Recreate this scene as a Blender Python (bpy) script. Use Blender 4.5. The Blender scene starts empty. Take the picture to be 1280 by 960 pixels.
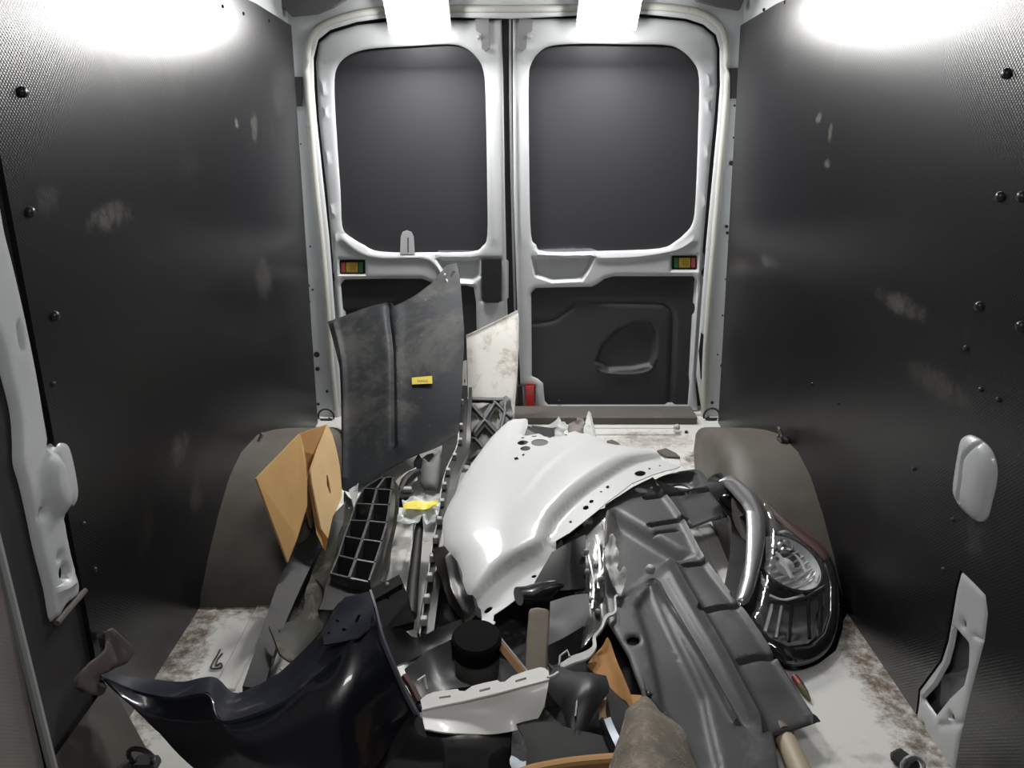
import bpy, math, random
import numpy as np
from math import radians as R, sin, cos, tan, pi
from mathutils import Vector, Matrix
from mathutils.geometry import delaunay_2d_cdt
from mathutils import noise as mnoise

# ---------------------------------------------------------------- camera, light, exposure
SC = bpy.context.scene
COL = SC.collection
TH = R(19.0)
CAMZ = 1.2
FPX = 960.0
cam_d = bpy.data.cameras.new('camera')
cam = bpy.data.objects.new('camera', cam_d)
COL.objects.link(cam)
cam.location = (0, 0, CAMZ)
cam.rotation_euler = (pi/2 - TH, 0, 0)
cam_d.sensor_fit = 'HORIZONTAL'
cam_d.sensor_width = 36
cam_d.lens = 36*FPX/1280
cam_d.clip_start = .02
SC.camera = cam
SC.view_settings.view_transform = 'Standard'
SC.view_settings.look = 'None'
SC.view_settings.gamma = 1
SC.view_settings.use_curve_mapping = False
SC.view_settings.exposure = 0.0
LAMP_POWER = 185.0      # the two LED work lamps over the rear doors (emission strength)
FILL_POWER = 6.0      # fill lamp added above the camera, out of view (watts)
w = bpy.data.worlds.new('world'); SC.world = w; w.use_nodes = True
w.node_tree.nodes['Background'].inputs[0].default_value = (.75, .82, 1, 1)
w.node_tree.nodes['Background'].inputs[1].default_value = .05
SC.cycles.max_bounces = 8
SC.cycles.diffuse_bounces = 5
SC.cycles.sample_clamp_indirect = 4

FW = np.array([0, cos(TH), -sin(TH)]); UP = np.array([0, sin(TH), cos(TH)]); RT = np.array([1., 0, 0])
C0 = np.array([0, 0, CAMZ])
def ray(px, py): return FW + (px-640)/FPX*RT + (480-py)/FPX*UP
def at(px, py, Y=None, Z=None):
    d = ray(px, py)
    t = Y/d[1] if Y is not None else (Z-CAMZ)/d[2]
    return C0 + d*t
def proj(P):
    q = np.asarray(P) - C0
    zc = q@FW
    return np.stack([640+FPX*(q@RT)/zc, 480-FPX*(q@UP)/zc], -1)
# the load bay's two side walls lean in a little towards the roof
def wall_x(side, z): return (-.812+.02*z) if side < 0 else (.862-.035*z)

# ---------------------------------------------------------------- helpers
WLOC = {}
def setp(o, label=None, cat=None, group=None, kind=None):
    if label: o['label'] = label
    if cat: o['category'] = cat
    if group: o['group'] = group
    if kind: o['kind'] = kind
    return o
def empty(name, loc, label=None, cat=None, group=None, kind=None):
    o = bpy.data.objects.new(name, None); COL.objects.link(o)
    o.location = tuple(float(v) for v in loc); o.empty_display_size = .05
    WLOC[o.name] = np.array(loc, float)
    return setp(o, label, cat, group, kind)
def obj(name, V, F, mat, parent=None, smooth=True, angle=35, label=None, cat=None, group=None, kind=None, origin=None):
    V = np.asarray(V, float)
    if parent is not None: loc = WLOC[parent.name]
    elif origin is not None: loc = np.array(origin, float)
    elif kind == 'structure': loc = np.zeros(3)
    else: loc = np.array([V[:, 0].mean(), V[:, 1].mean(), V[:, 2].min()])
    me = bpy.data.meshes.new(name)
    me.from_pydata([tuple(v) for v in (V-loc)], [], [tuple(int(i) for i in f) for f in F])
    me.validate(); me.update()
    if smooth:
        me.polygons.foreach_set('use_smooth', [True]*len(me.polygons))
        me.set_sharp_from_angle(angle=R(angle))
    me.materials.append(mat)
    o = bpy.data.objects.new(name, me); COL.objects.link(o)
    if parent is not None: o.parent = parent
    else: o.location = tuple(loc)
    WLOC[o.name] = loc
    return setp(o, label, cat, group, kind)

class MB:                       # collects shapes into one mesh
    def __init__(s): s.V = []; s.F = []
    def add(s, V, F):
        n = len(s.V); s.V += [tuple(v) for v in V]; s.F += [tuple(i+n for i in f) for f in F]; return s
    def box(s, c, size, rot=None, bev=0):
        hx, hy, hz = [v/2 for v in size]
        b = min(bev, hx*.9, hy*.9, hz*.9)
        M = rot if rot is not None else Matrix.Identity(3)
        if b <= 0:
            pts = [(x*hx, y*hy, z*hz) for x in (-1, 1) for y in (-1, 1) for z in (-1, 1)]
            F = [(0,1,3,2),(4,6,7,5),(0,4,5,1),(2,3,7,6),(0,2,6,4),(1,5,7,3)]
        else:
            pts = []; idx = {}
            for x in (-1,1):
                for y in (-1,1):
                    for z in (-1,1):
                        for k in range(3):
                            p = [x*(hx-b), y*(hy-b), z*(hz-b)]; p[k] = (x,y,z)[k]*(hx,hy,hz)[k]
                            idx[(x,y,z,k)] = len(pts); pts.append(tuple(p))
            F = []
            for k in range(3):
                a, c_ = [i for i in range(3) if i != k]
                for s_ in (-1,1):
                    q = []
                    for (u,v) in ((-1,-1),(1,-1),(1,1),(-1,1)):
                        t = [0,0,0]; t[k] = s_; t[a] = u; t[c_] = v; q.append(idx[(*t,k)])
                    F.append(q)
                for u in (-1,1):
                    for v in (-1,1):
                        t0 = [0,0,0]; t0[a] = u; t0[c_] = v; t0[k] = -1; t1 = list(t0); t1[k] = 1
                        F.append([idx[(*t0,a)], idx[(*t1,a)], idx[(*t1,c_)], idx[(*t0,c_)]])
            for x in (-1,1):
                for y in (-1,1):
                    for z in (-1,1): F.append([idx[(x,y,z,0)], idx[(x,y,z,1)], idx[(x,y,z,2)]])
        P = [np.array(M@Vector(p))+np.array(c) for p in pts]
        # fix the winding of every face outwards
        cc = np.array(c); G = []
        for f in F:
            n = np.cross(P[f[1]]-P[f[0]], P[f[2]]-P[f[0]]); m = sum(P[i] for i in f)/len(f)-cc
            G.append(list(f) if n@m > 0 else list(f)[::-1])
        return s.add(P, G)
    def tube(s, pts, r, n=8, cap=True, closed=False, flat=1.0):
        pts = [np.array(p, float) for p in pts]; m = len(pts)
        rr = r if hasattr(r, '__len__') else [r]*m
        V = []; up = np.array([0, 0, 1.])
        for i, p in enumerate(pts):
            a = pts[(i-1) % m] if (closed or i > 0) else p
            b = pts[(i+1) % m] if (closed or i < m-1) else p
            t = b-a; t /= np.linalg.norm(t)+1e-9
            u = np.cross(up, t)
            if np.linalg.norm(u) < .1: u = np.cross(np.array([0, 1., 0]), t)
            u /= np.linalg.norm(u); v = np.cross(t, u)
            for k in range(n):
                V.append(p + rr[i]*(cos(2*pi*k/n)*u + flat*sin(2*pi*k/n)*v))
        F = []
        for i in range(m if closed else m-1):
            j = (i+1) % m
            for k in range(n):
                k2 = (k+1) % n; F.append((i*n+k, i*n+k2, j*n+k2, j*n+k))
        if cap and not closed: F.append(tuple(range(n))[::-1]); F.append(tuple((m-1)*n+k for k in range(n)))
        return s.add(V, F)
    def lathe(s, c, axis, prof, n=24, cap=True):     # prof: (radius, along) pairs
        ax = np.array(axis, float); ax /= np.linalg.norm(ax)
        u = np.cross(ax, [0, 0, 1.]);
        if np.linalg.norm(u) < .1: u = np.cross(ax, [0, 1., 0])
        u /= np.linalg.norm(u); v = np.cross(ax, u)
        V = []; c = np.array(c)
        for (r, h) in prof:
            for k in range(n): V.append(c+ax*h+max(r, 1e-4)*(cos(2*pi*k/n)*u+sin(2*pi*k/n)*v))
        F = []
        for i in range(len(prof)-1):
            for k in range(n):
                k2 = (k+1) % n; F.append((i*n+k, i*n+k2, (i+1)*n+k2, (i+1)*n+k))
        if cap: F.append(tuple(range(n))[::-1]); F.append(tuple((len(prof)-1)*n+k for k in range(n)))
        return s.add(V, F)
    def build(s, name, mat, parent=None, **k): return obj(name, s.V, s.F, mat, parent, **k)

class Pl:                        # a plane in the van through three points
    def __init__(s, a, b, c, pts=True):
        A, B, C_ = [np.array(p, float) for p in (a, b, c)]
        s.O = A; s.N = np.cross(B-A, C_-A); s.N /= np.linalg.norm(s.N)
        if (C0-A)@s.N < 0: s.N = -s.N
        s.U = B-A; s.U /= np.linalg.norm(s.U); s.W = np.cross(s.N, s.U)
    def hit(s, px, py):
        d = ray(px, py); t = ((s.O-C0)@s.N)/(d@s.N); return C0+d*t
    def uv(s, px, py):
        q = s.hit(px, py)-s.O; return np.array([q@s.U, q@s.W])
    def xyz(s, uv, h=0):
        uv = np.asarray(uv); h = np.asarray(h)
        return s.O + uv[..., :1]*s.U + uv[..., 1:2]*s.W + h[..., None]*s.N
def plY(*anchors): return Pl(*[at(px, py, Y=Y) for (px, py, Y) in anchors])
def vert(Y): return Pl((0, Y, 0), (1, Y, 0), (0, Y, 1))
def wallplane(side, off=0): return Pl((wall_x(side, 0)-side*off, 0, 0), (wall_x(side, 0)-side*off, 1, 0), (wall_x(side, 1)-side*off, 0, 1))

def densify(P, step, closed=True):
    P = [np.array(p, float) for p in P]; out = []
    n = len(P)
    for i in range(n if closed else n-1):
        a, b = P[i], P[(i+1) % n]; k = max(1, int(np.ceil(np.linalg.norm(b-a)/step)))
        for j in range(k): out.append(a+(b-a)*j/k)
    if not closed: out.append(P[-1])
    return np.array(out)
def smooth_poly(P, closed=True, k=4):     # Catmull-Rom
    P = [np.array(p, float) for p in P]; n = len(P); out = []
    for i in range(n if closed else n-1):
        g = (lambda j: P[j % n]) if closed else (lambda j: P[min(max(j, 0), n-1)])
        a, b, c, d = g(i-1), g(i), g(i+1), g(i+2)
        for j in range(k):
            t = j/k
            out.append(.5*((2*b)+(-a+c)*t+(2*a-5*b+4*c-d)*t*t+(-a+3*b-3*c+d)*t**3))
    if not closed: out.append(P[-1])
    return np.array(out)
def seg_dist(Q, P, closed=True):
    D = np.full(len(Q), 1e9); n = len(P)
    for i in range(n if closed else n-1):
        a, b = P[i], P[(i+1) % n]; ab = b-a
        t = np.clip(((Q-a)@ab)/(ab@ab+1e-12), 0, 1)
        D = np.minimum(D, np.linalg.norm(Q-(a+t[:, None]*ab), axis=1))
    return D
def inside(Q, P):
    r = np.zeros(len(Q), bool); n = len(P)
    for i in range(n):
        a, b = P[i], P[(i+1) % n]
        c = ((a[1] > Q[:, 1]) != (b[1] > Q[:, 1]))
        x = (b[0]-a[0])*(Q[:, 1]-a[1])/((b[1]-a[1]) if b[1] != a[1] else 1e-12)+a[0]
        r ^= c & (Q[:, 0] < x)
    return r
def sstep(x): x = np.clip(x, 0, 1); return x*x*(3-2*x)
def ell(cx, cy, rx, ry, rot=0, n=14):
    c, s = cos(R(rot)), sin(R(rot))
    return [(cx+rx*cos(t)*c-ry*sin(t)*s, cy+rx*cos(t)*s+ry*sin(t)*c) for t in [2*pi*k/n for k in range(n)]]
def rect(x0, y0, x1, y1): return [(x0, y0), (x1, y0), (x1, y1), (x0, y1)]

def sheet(name, plane, outline, mat, parent=None, holes=(), step=.02, thick=.004, bulge=None, ridges=(), dents=(),
          noise=None, lip=None, fn=None, smo=False, angle=35, jag=0, **kw):
    """a pressed or moulded sheet: outline and holes traced onto `plane`, relief along its normal, real thickness"""
    if smo: outline = smooth_poly(outline)
    O = np.array([plane.uv(*p) for p in outline]); O = densify(O, step)
    if jag:
        rnd = random.Random(name+str(len(O)))
        O = O+np.array([[rnd.uniform(-jag, jag), rnd.uniform(-jag, jag)] for _ in O])
    H = [densify(np.array([plane.uv(*p) for p in h]), step) for h in holes]
    lo, hi = O.min(0), O.max(0)
    gx = np.arange(lo[0]+step/2, hi[0], step); gy = np.arange(lo[1]+step/2, hi[1], step)
    G = np.array([(x+(step/2 if j % 2 else 0), y) for j, y in enumerate(gy) for x in gx]) if len(gx) and len(gy) else np.zeros((0, 2))
    if len(G):
        G = G[inside(G, O)]
        if len(G): G = G[seg_dist(G, O) > step*.45]
        for h in H:
            if len(G): G = G[(~inside(G, h)) & (seg_dist(G, h) > step*.45)]
    if bulge or lip:                # rings of points following every edge, so that the relief runs clean
        rad = max(lip[1] if lip else 0, bulge[1] if bulge else 0)
        ds_ = [k*lip[1] for k in (.12, .45, 1.0)] if lip else []
        if bulge: ds_ += [k*bulge[1] for k in (.06, .25, .6)]
        loops = [O]+(H if lip else []); extra = []
        for dd in sorted(ds_):
            for lp in loops:
                nx, pv = np.roll(lp, -1, 0), np.roll(lp, 1, 0); t = nx-pv
                t /= np.linalg.norm(t, axis=1)[:, None]+1e-9; nn = np.stack([-t[:, 1], t[:, 0]], 1)
                for sg in (1, -1):
                    q = lp+nn*sg*dd
                    q = q[inside(q, O)]
                    for h in H:
                        if len(q): q = q[~inside(q, h)]
                    if len(q):
                        dm = seg_dist(q, O)
                        if lip:
                            for h in H: dm = np.minimum(dm, seg_dist(q, h))
                        q = q[dm > dd*.93]
                    if len(q): extra.append(q)
        if lip and len(G):
            dm = seg_dist(G, O)
            for h in H: dm = np.minimum(dm, seg_dist(G, h))
            G = G[dm > lip[1]*1.15]
        if extra:
            E_ = np.vstack(extra); keep = []; seen = {}
            cs = min(step, (lip or bulge)[1])*.3
            for q in E_:
                k_ = (round(q[0]/cs), round(q[1]/cs))
                if k_ not in seen: seen[k_] = 1; keep.append(q)
            G = np.vstack([G, np.array(keep)]) if len(G) else np.array(keep)
    lines = []
    for (pl, wd, ht) in ridges:
        P = np.array([plane.uv(*p) for p in pl]); P = smooth_poly(P, False, 4) if len(P) > 2 else P
        lines.append((densify(P, max(wd, step*.5), False), wd*2.1, [0, .55*wd, -.55*wd, 1.1*wd, -1.1*wd, 1.9*wd, -1.9*wd], False))
    for (pg, dep, fall) in dents:
        P = np.array([plane.uv(*p) for p in pg]); lines.append((densify(P, max(fall*.5, step*.6)), fall*.6, [0, fall*.25, -fall*.25, fall*.5, -fall*.5], True))
    for (P, clr, offs, cl) in lines:
        if clr < step*2.2 and len(G):
            G = G[seg_dist(G, P, cl) > clr]
            if cl: t = np.roll(P, -1, 0)-np.roll(P, 1, 0)
            else: t = np.gradient(P, axis=0)
            t /= np.linalg.norm(t, axis=1)[:, None]+1e-9; nn = np.stack([-t[:, 1], t[:, 0]], 1)
            for o_ in offs:
                q = P+nn*o_; q = q[inside(q, O)]
                if len(q): q = q[seg_dist(q, P, cl) > abs(o_)*.9-1e-6]
                if len(q): q = q[seg_dist(q, O) > clr*.12]
                for h in H:
                    if len(q): q = q[(~inside(q, h)) & (seg_dist(q, h) > clr*.1)]
                if len(q): G = np.vstack([G, q])
    if lines:
        cs = .0016; u = {}
        for q in G: u.setdefault((round(q[0]/cs), round(q[1]/cs)), q)
        G = np.array(list(u.values()))
    pts = [Vector(p) for p in O]; edges = [(i, (i+1) % len(O)) for i in range(len(O))]
    for h in H:
        n = len(pts); pts += [Vector(p) for p in h]; edges += [(n+i, n+(i+1) % len(h)) for i in range(len(h))]
    pts += [Vector(p) for p in G]
    v2, _, f2, *_ = delaunay_2d_cdt(pts, edges, [], 0, 1e-6)
    V2 = np.array([tuple(v) for v in v2]); T = np.array([f for f in f2 if len(f) == 3])
    cen = V2[T].mean(1); ok = inside(cen, O)
    for h in H: ok &= ~inside(cen, h)
    T = T[ok]
    h = np.zeros(len(V2))
    if bulge or lip:
        d = seg_dist(V2, O)
        if bulge: h += bulge[0]*np.sqrt(np.clip(1-(1-np.clip(d/bulge[1], 0, 1))**2, 0, 1))
        if lip:
            for hh in H: d = np.minimum(d, seg_dist(V2, hh))
            h += -lip[0]*(1-np.sqrt(np.clip(1-(1-np.clip(d/lip[1], 0, 1))**2, 0, 1)))
    for (pl, wd, ht) in ridges:
        P = np.array([plane.uv(*p) for p in pl]); P = smooth_poly(P, False, 4) if len(P) > 2 else P
        dd = seg_dist(V2, P, False); h += ht*np.exp(-(dd/wd)**2)
    for (pg, dep, fall) in dents:
        P = np.array([plane.uv(*p) for p in pg])
        ins = inside(V2, P); dd = seg_dist(V2, P)
        sd = np.where(ins, dd, -dd); h += dep*sstep(sd/fall+.5)
    if noise:
        for i, p in enumerate(V2): h[i] += noise[0]*mnoise.noise(Vector((p[0]*noise[1], p[1]*noise[1], len(name)*1.7)))
    if fn is not None: h = h+fn(V2, proj(plane.xyz(V2)))
    V3 = plane.xyz(V2, h)
    return obj(name, *solid(V3, T, thick, plane.N), mat, parent, angle=angle, **kw)
def solid(V, T, thick, N=None):
    T = [tuple(t) for t in T]; V = np.asarray(V)
    nr = np.zeros_like(V)
    if N is not None:
        T2 = []
        for t in T:
            q = np.cross(V[t[1]]-V[t[0]], V[t[2]]-V[t[0]]); T2.append(t if q@N > 0 else t[::-1])
        T = T2
    for t in T:
        q = np.cross(V[t[1]]-V[t[0]], V[t[2]]-V[t[0]])
        for i in t: nr[i] += q
    nr /= np.linalg.norm(nr, axis=1)[:, None]+1e-12
    n = len(V); V2 = np.vstack([V, V-nr*thick])
    E = {}
    for t in T:
        for i in range(len(t)):
            a, b = t[i], t[(i+1) % len(t)]; E[(a, b)] = 1
    F = list(T)+[tuple(i+n for i in t)[::-1] for t in T]
    for (a, b) in E:
        if (b, a) not in E: F.append((b, a, a+n, b+n))
    return V2, F
def loft(name, rows, mat, parent=None, thick=.004, k=4, kr=3, angle=50, noise=None, straight=False, **kw):
    """rows of (px,py,Y) control points, interpolated both ways, with thickness"""
    Rw = [np.array([at(*p[:2], Y=p[2]) for p in r]) for r in rows]
    Rw = [smooth_poly(r, False, k) for r in Rw]
    A = np.array(Rw)                                       # rows x cols x 3
    if not straight:
        A = np.array([smooth_poly(A[:, j], False, kr) for j in range(A.shape[1])]).transpose(1, 0, 2)
    r, c, _ = A.shape; V = A.reshape(-1, 3).copy()
    if noise:
        for i, p in enumerate(V): V[i] += noise[0]*np.array(mnoise.noise_vector(Vector(tuple(p*noise[1]))))
    F = [(i*c+j, i*c+j+1, (i+1)*c+j+1, (i+1)*c+j) for i in range(r-1) for j in range(c-1)]
    q = np.cross(V[F[0][1]]-V[F[0][0]], V[F[0][2]]-V[F[0][0]])
    if q@(C0-V[0]) < 0: F = [f[::-1] for f in F]
    return obj(name, *solid(V, F, thick), mat, parent, angle=angle, **kw)
def prism(name, pts, thick, mat, parent=None, **kw):
    """flat polygon given as (px,py,Y) corners, with thickness"""
    P = np.array([at(p[0], p[1], Y=p[2]) for p in pts])
    n = len(P); N = np.zeros(3)
    for i in range(n): N += np.cross(P[i]-P.mean(0), P[(i+1) % n]-P.mean(0))
    N /= np.linalg.norm(N)
    if N@(C0-P.mean(0)) < 0: P = P[::-1]; N = -N
    V = list(P)+list(P-N*thick)
    F = [tuple(range(n)), tuple(range(2*n-1, n-1, -1))]+[(i, i+n, (i+1) % n+n, (i+1) % n)[::1] for i in range(n)]
    return obj(name, V, F, mat, parent, smooth=False, **kw)
def disc(name, c, nrm, r, mat, parent=None, h=.004, n=14, dome=True, **kw):
    prof = [(r, -h*.5), (r, h*.3), (r*.8, h*.8), (r*.4, h)] if dome else [(r, -h*.5), (r, h)]
    return MB().lathe(c, nrm, prof, n).build(name, mat, parent, angle=50, **kw)

# ---------------------------------------------------------------- materials
def mat(name, col, rough=.5, metal=0, spec=.5, dirt=None, bump=None, coat=0, var=0, spots=None, perf=None, keep=False, trans=0, ior=1.45, alpha=1, coords='Object', emit=None):
    m = bpy.data.materials.new(name); m.use_nodes = True
    nt = m.node_tree; N = nt.nodes; L = nt.links
    b = N['Principled BSDF']
    b.inputs['Base Color'].default_value = (*col, 1); b.inputs['Roughness'].default_value = rough
    b.inputs['Metallic'].default_value = metal; b.inputs['Specular IOR Level'].default_value = spec
    b.inputs['Coat Weight'].default_value = coat; b.inputs['Coat Roughness'].default_value = .06
    b.inputs['Transmission Weight'].default_value = trans; b.inputs['IOR'].default_value = ior
    b.inputs['Alpha'].default_value = alpha
    if emit: b.inputs['Emission Color'].default_value = (*emit[0], 1); b.inputs['Emission Strength'].default_value = emit[1]
    tc = N.new('ShaderNodeTexCoord'); src = tc.outputs[coords]
    cur = None
    def mixc(fac, c2, cur):
        x = N.new('ShaderNodeMix'); x.data_type = 'RGBA'
        L.new(fac, x.inputs[0])
        if cur is None: x.inputs[6].default_value = (*col, 1)
        else: L.new(cur, x.inputs[6])
        x.inputs[7].default_value = (*c2, 1); return x.outputs[2]
    def noise(scale, detail=5, rough_=.6, dist=0):
        n = N.new('ShaderNodeTexNoise'); n.inputs['Scale'].default_value = scale; n.inputs['Detail'].default_value = detail
        n.inputs['Roughness'].default_value = rough_; n.inputs['Distortion'].default_value = dist; L.new(src, n.inputs['Vector']); return n.outputs['Fac']
    def rng(v, a, b_, c=0., d=1.):
        r = N.new('ShaderNodeMapRange'); r.inputs[1].default_value = a; r.inputs[2].default_value = b_; r.inputs[3].default_value = c; r.inputs[4].default_value = d
        r.interpolation_type = 'SMOOTHSTEP'; L.new(v, r.inputs[0]); return r.outputs[0]
    def math_(op, a, b_=None):
        x = N.new('ShaderNodeMath'); x.operation = op
        for i, v in enumerate((a, b_)):
            if v is None: continue
            if isinstance(v, (int, float)): x.inputs[i].default_value = v
            else: L.new(v, x.inputs[i])
        return x.outputs[0]
    if var:
        cur = mixc(rng(noise(6, 3), .3, .7, 0, var), tuple(min(1, c*1.6+.02) for c in col), cur)
    masks = []
    if dirt:
        dl = dirt if isinstance(dirt, list) else [dirt]
        for (dc, amt, sc) in dl:      # amt: share that is dirty
            mk = rng(noise(sc, 8, .7, .3), .68-amt*.45, .80-amt*.3, 0, .85); masks.append(mk)
            cur = mixc(mk, dc, cur)
    if spots:                      # (centre, radii, colour, strength): stains with a place of their own
        sep = N.new('ShaderNodeSeparateXYZ'); L.new(src, sep.inputs[0])
        nz = noise(28, 6, .75)
        for (c, r, sc, st) in spots:
            acc = None
            for k in range(3):
                t = math_('MULTIPLY', math_('SUBTRACT', sep.outputs[k], float(c[k])), 1/float(r[k])); t = math_('MULTIPLY', t, t)
                acc = t if acc is None else math_('ADD', acc, t)
            v = math_('SUBTRACT', 1.0, acc); v = math_('ADD', math_('MULTIPLY', v, .55), math_('MULTIPLY', math_('SUBTRACT', nz, .5), 1.8))
            cur = mixc(rng(v, .1, .75, 0, st), sc, cur)
    if cur is not None: L.new(cur, b.inputs['Base Color'])
    if masks and not keep:
        L.new(rng(masks[0], 0, 1, rough, min(.9, rough+.35)), b.inputs['Roughness'])
    h = None
    if bump: h = noise(bump[1], 4, .6); st, ds = bump[0], .002
    if perf:
        sep2 = N.new('ShaderNodeSeparateXYZ'); L.new(src, sep2.inputs[0])
        k = 2*pi/perf
        a_ = math_('SINE', math_('MULTIPLY', sep2.outputs[1], k)); c_ = math_('SINE', math_('MULTIPLY', sep2.outputs[2], k))
        h = math_('MULTIPLY', a_, c_); st, ds = .22, .0006
    if h is not None:
        bp = N.new('ShaderNodeBump'); bp.inputs['Strength'].default_value = st; bp.inputs['Distance'].default_value = ds
        L.new(h, bp.inputs['Height']); L.new(bp.outputs[0], b.inputs['Normal'])
    return m

def on_wall(side, px, py): return wallplane(side).hit(px, py)
def wspots(side, lst): return [(on_wall(side, px, py), (.05, ry, rz), c, s*.45) for (px, py, ry, rz, c, s) in lst]
GREY = (.16, .155, .14); PALE = (.3, .28, .25); RUST = (.11, .072, .038)
M_liner_l = mat('black liner left', (.0075, .0075, .009), .29, perf=.008, keep=True, spec=.42, dirt=[((.028, .026, .023), .3, 3.2), ((.05, .046, .04), .06, 16)],
    spots=wspots(-1, [(140, 270, .12, .035, PALE, .7), (225, 560, .08, .05, GREY, .7), (245, 620, .05, .06, GREY, .6), (330, 350, .12, .10, GREY, .5), (296, 155, .02, .02, PALE, .9), (318, 160, .05, .06, GREY, .8), (60, 250, .05, .03, GREY, .7)]))
M_liner_r = mat('black liner right', (.0075, .0075, .009), .29, perf=.008, keep=True, spec=.42, dirt=[((.028, .026, .023), .3, 3.0), ((.05, .046, .04), .06, 15)],
    spots=wspots(1, [(1080, 90, .09, .03, (.004, .004, .004), .9), (1100, 120, .03, .04, (.004, .004, .004), .8), (1023, 148, .03, .02, PALE, .9), (1038, 165, .02, .03, PALE, .9), (1034, 205, .03, .015, PALE, .8), (1125, 380, .13, .03, PALE, .7), (960, 325, .12, .03, GREY, .7), (1170, 480, .16, .04, GREY, .6), (1220, 670, .05, .06, GREY, .5)]))
M_white = mat('white van paint', (.58, .60, .62), .28, coat=.6, dirt=((.36, .34, .31), .12, 7))
M_whitein = mat('white body steel', (.52, .54, .555), .35, coat=.3, dirt=((.3, .28, .25), .14, 9))
M_ceil = mat('white roof steel', (.62, .63, .63), .45)
M_floor = mat('white painted steel floor', (.70, .695, .67), .3, coat=.2, dirt=[((.30, .27, .23), .26, 5), ((.10, .08, .06), .07, 22)],
    spots=[((-.79, 1.5, 0), (.085, .6, .1), RUST, 1), ((.84, 1.5, 0), (.085, .9, .1), RUST, 1), ((-.63, 1.72, 0), (.3, .09, .1), RUST, 1),
           ((.55, 2.8, 0), (.25, .13, .1), (.2, .15, .1), .6), ((.68, 2.62, 0), (.05, .1, .1), RUST, .9), ((-.62, 1.66, 0), (.03, .035, .1), (.2, .18, .16), .8), ((.72, 1.2, 0), (.05, .02, .1), (.3, .28, .26), .5)])
M_board = mat('charcoal door panel', (.040, .040, .046), .5, bump=(.25, 400), dirt=((.07, .065, .06), .12, 6))
M_rubber = mat('black rubber', (.02, .02, .022), .6, bump=(.2, 150))
M_gap = mat('dark seal', (.05, .05, .052), .55)
M_cream = mat('cream pinch seal', (.52, .52, .48), .45, dirt=((.3, .27, .2), .2, 20))
M_sill = mat('grey brown sill plate', (.115, .105, .093), .6, dirt=((.19, .17, .15), .3, 8), bump=(.3, 120))
M_arch = mat('grey brown arch cover', (.088, .08, .068), .55, dirt=((.15, .13, .1), .25, 4), bump=(.3, 200), var=.4)
M_bolt = mat('dark bolt', (.045, .045, .048), .3, metal=.5)
M_dark = mat('dark plastic', (.022, .022, .024), .42, dirt=((.09, .085, .075), .22, 9), bump=(.15, 250))
# ---------------------------------------------------------------- lamps
M_led = mat('lamp face', (1, 1, 1), .5, emit=((1, .985, .96), LAMP_POWER))
M_house = mat('lamp housing', (.5, .5, .5), .4)
for k, (x0, x1, yb, side) in enumerate(((484, 560, 44, 'left'), (724, 798, 40, 'right'))):
    a = at(x0, yb, Y=2.93); b = at(x1, yb, Y=2.93)
    cx = (a[0]+b[0])/2; wd = b[0]-a[0]; z0 = a[2]
    t = empty('work_lamp', (cx, 2.93, z0), 'glaring white rectangular lamp above the %s rear door window' % side, 'lamp', 'lamps above the rear doors')
    ang = R(52); M3 = Matrix.Rotation(ang, 3, 'X')
    c = np.array([cx, 2.96, z0+.075])
    n = np.array(M3@Vector((0, -1, 0)))
    MB().box(c, (wd+.012, .03, .16), M3, .006).build('housing', M_house, t, angle=20)
    MB().box(c+n*.017, (wd, .006, .148), M3).build('lamp_face', M_led, t, smooth=False)
    MB().box(c+np.array([0, .05, .03]), (.04, .11, .02)).build('bracket', M_house, t, smooth=False)
dl = bpy.data.lights.new('fill_light', 'AREA'); dl.shape = 'RECTANGLE'; dl.size = .5; dl.size_y = .12; dl.energy = FILL_POWER; dl.color = (1, .99, .97)  # overhead fill lamp, added to brighten the bay; its fixture is unseen
do = bpy.data.objects.new('fill_light', dl); COL.objects.link(do); do.location = (.02, .55, 1.665)
t = empty('fill_lamp', (.02, .55, 1.675), 'long flat white fill lamp added on the roof above the camera, out of view', 'lamp')
MB().box((.02, .55, 1.687), (.56, .16, .022), None, .006).build('housing', M_house, t)
MB().box((.02, .55, 1.674), (.5, .12, .006)).build('diffuser', mat('fill diffuser', (1, 1, 1), .5, emit=((1, .99, .97), 2)), t, smooth=False)

# ---------------------------------------------------------------- shell
YB, YF, ZC = 3.16, -.7, 1.7
MB().box((.03, (YB+YF)/2, -.02), (1.9, YB-YF+.06, .04)).build('floor', M_floor, kind='structure', smooth=False)
floor = bpy.data.objects['floor']
for k in range(9):
    x = -.64+.155*k
    MB().box((x, 2.1, .0015), (.05, 1.42, .007), None, .003).build('floor_rib', M_floor, floor)
for k, yy in enumerate((2.86, 2.93)):
    MB().box((.03, yy, .002), (1.3, .02, .008), None, .003).build('floor_rib', M_floor, floor)
MB().box((.03, (YB+YF)/2, ZC+.02), (1.9, YB-YF+.06, .04)).build('ceiling', M_ceil, kind='structure', smooth=False)
ceil = bpy.data.objects['ceiling']
for k in range(6):
    MB().box((.02, .1+.55*k, ZC-.008), (1.6, .07, .022), None, .008).build('roof_rib', M_ceil, ceil)
MB().box((.03, YF-.02, .85), (1.9, .04, 1.74)).build('wall_front', mat('grey bulkhead', (.13, .13, .13), .6), kind='structure', smooth=False)
MB().box((.03, YB+.06, .85), (1.9, .04, 1.74)).build('wall_back', M_gap, kind='structure', smooth=False)

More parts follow.
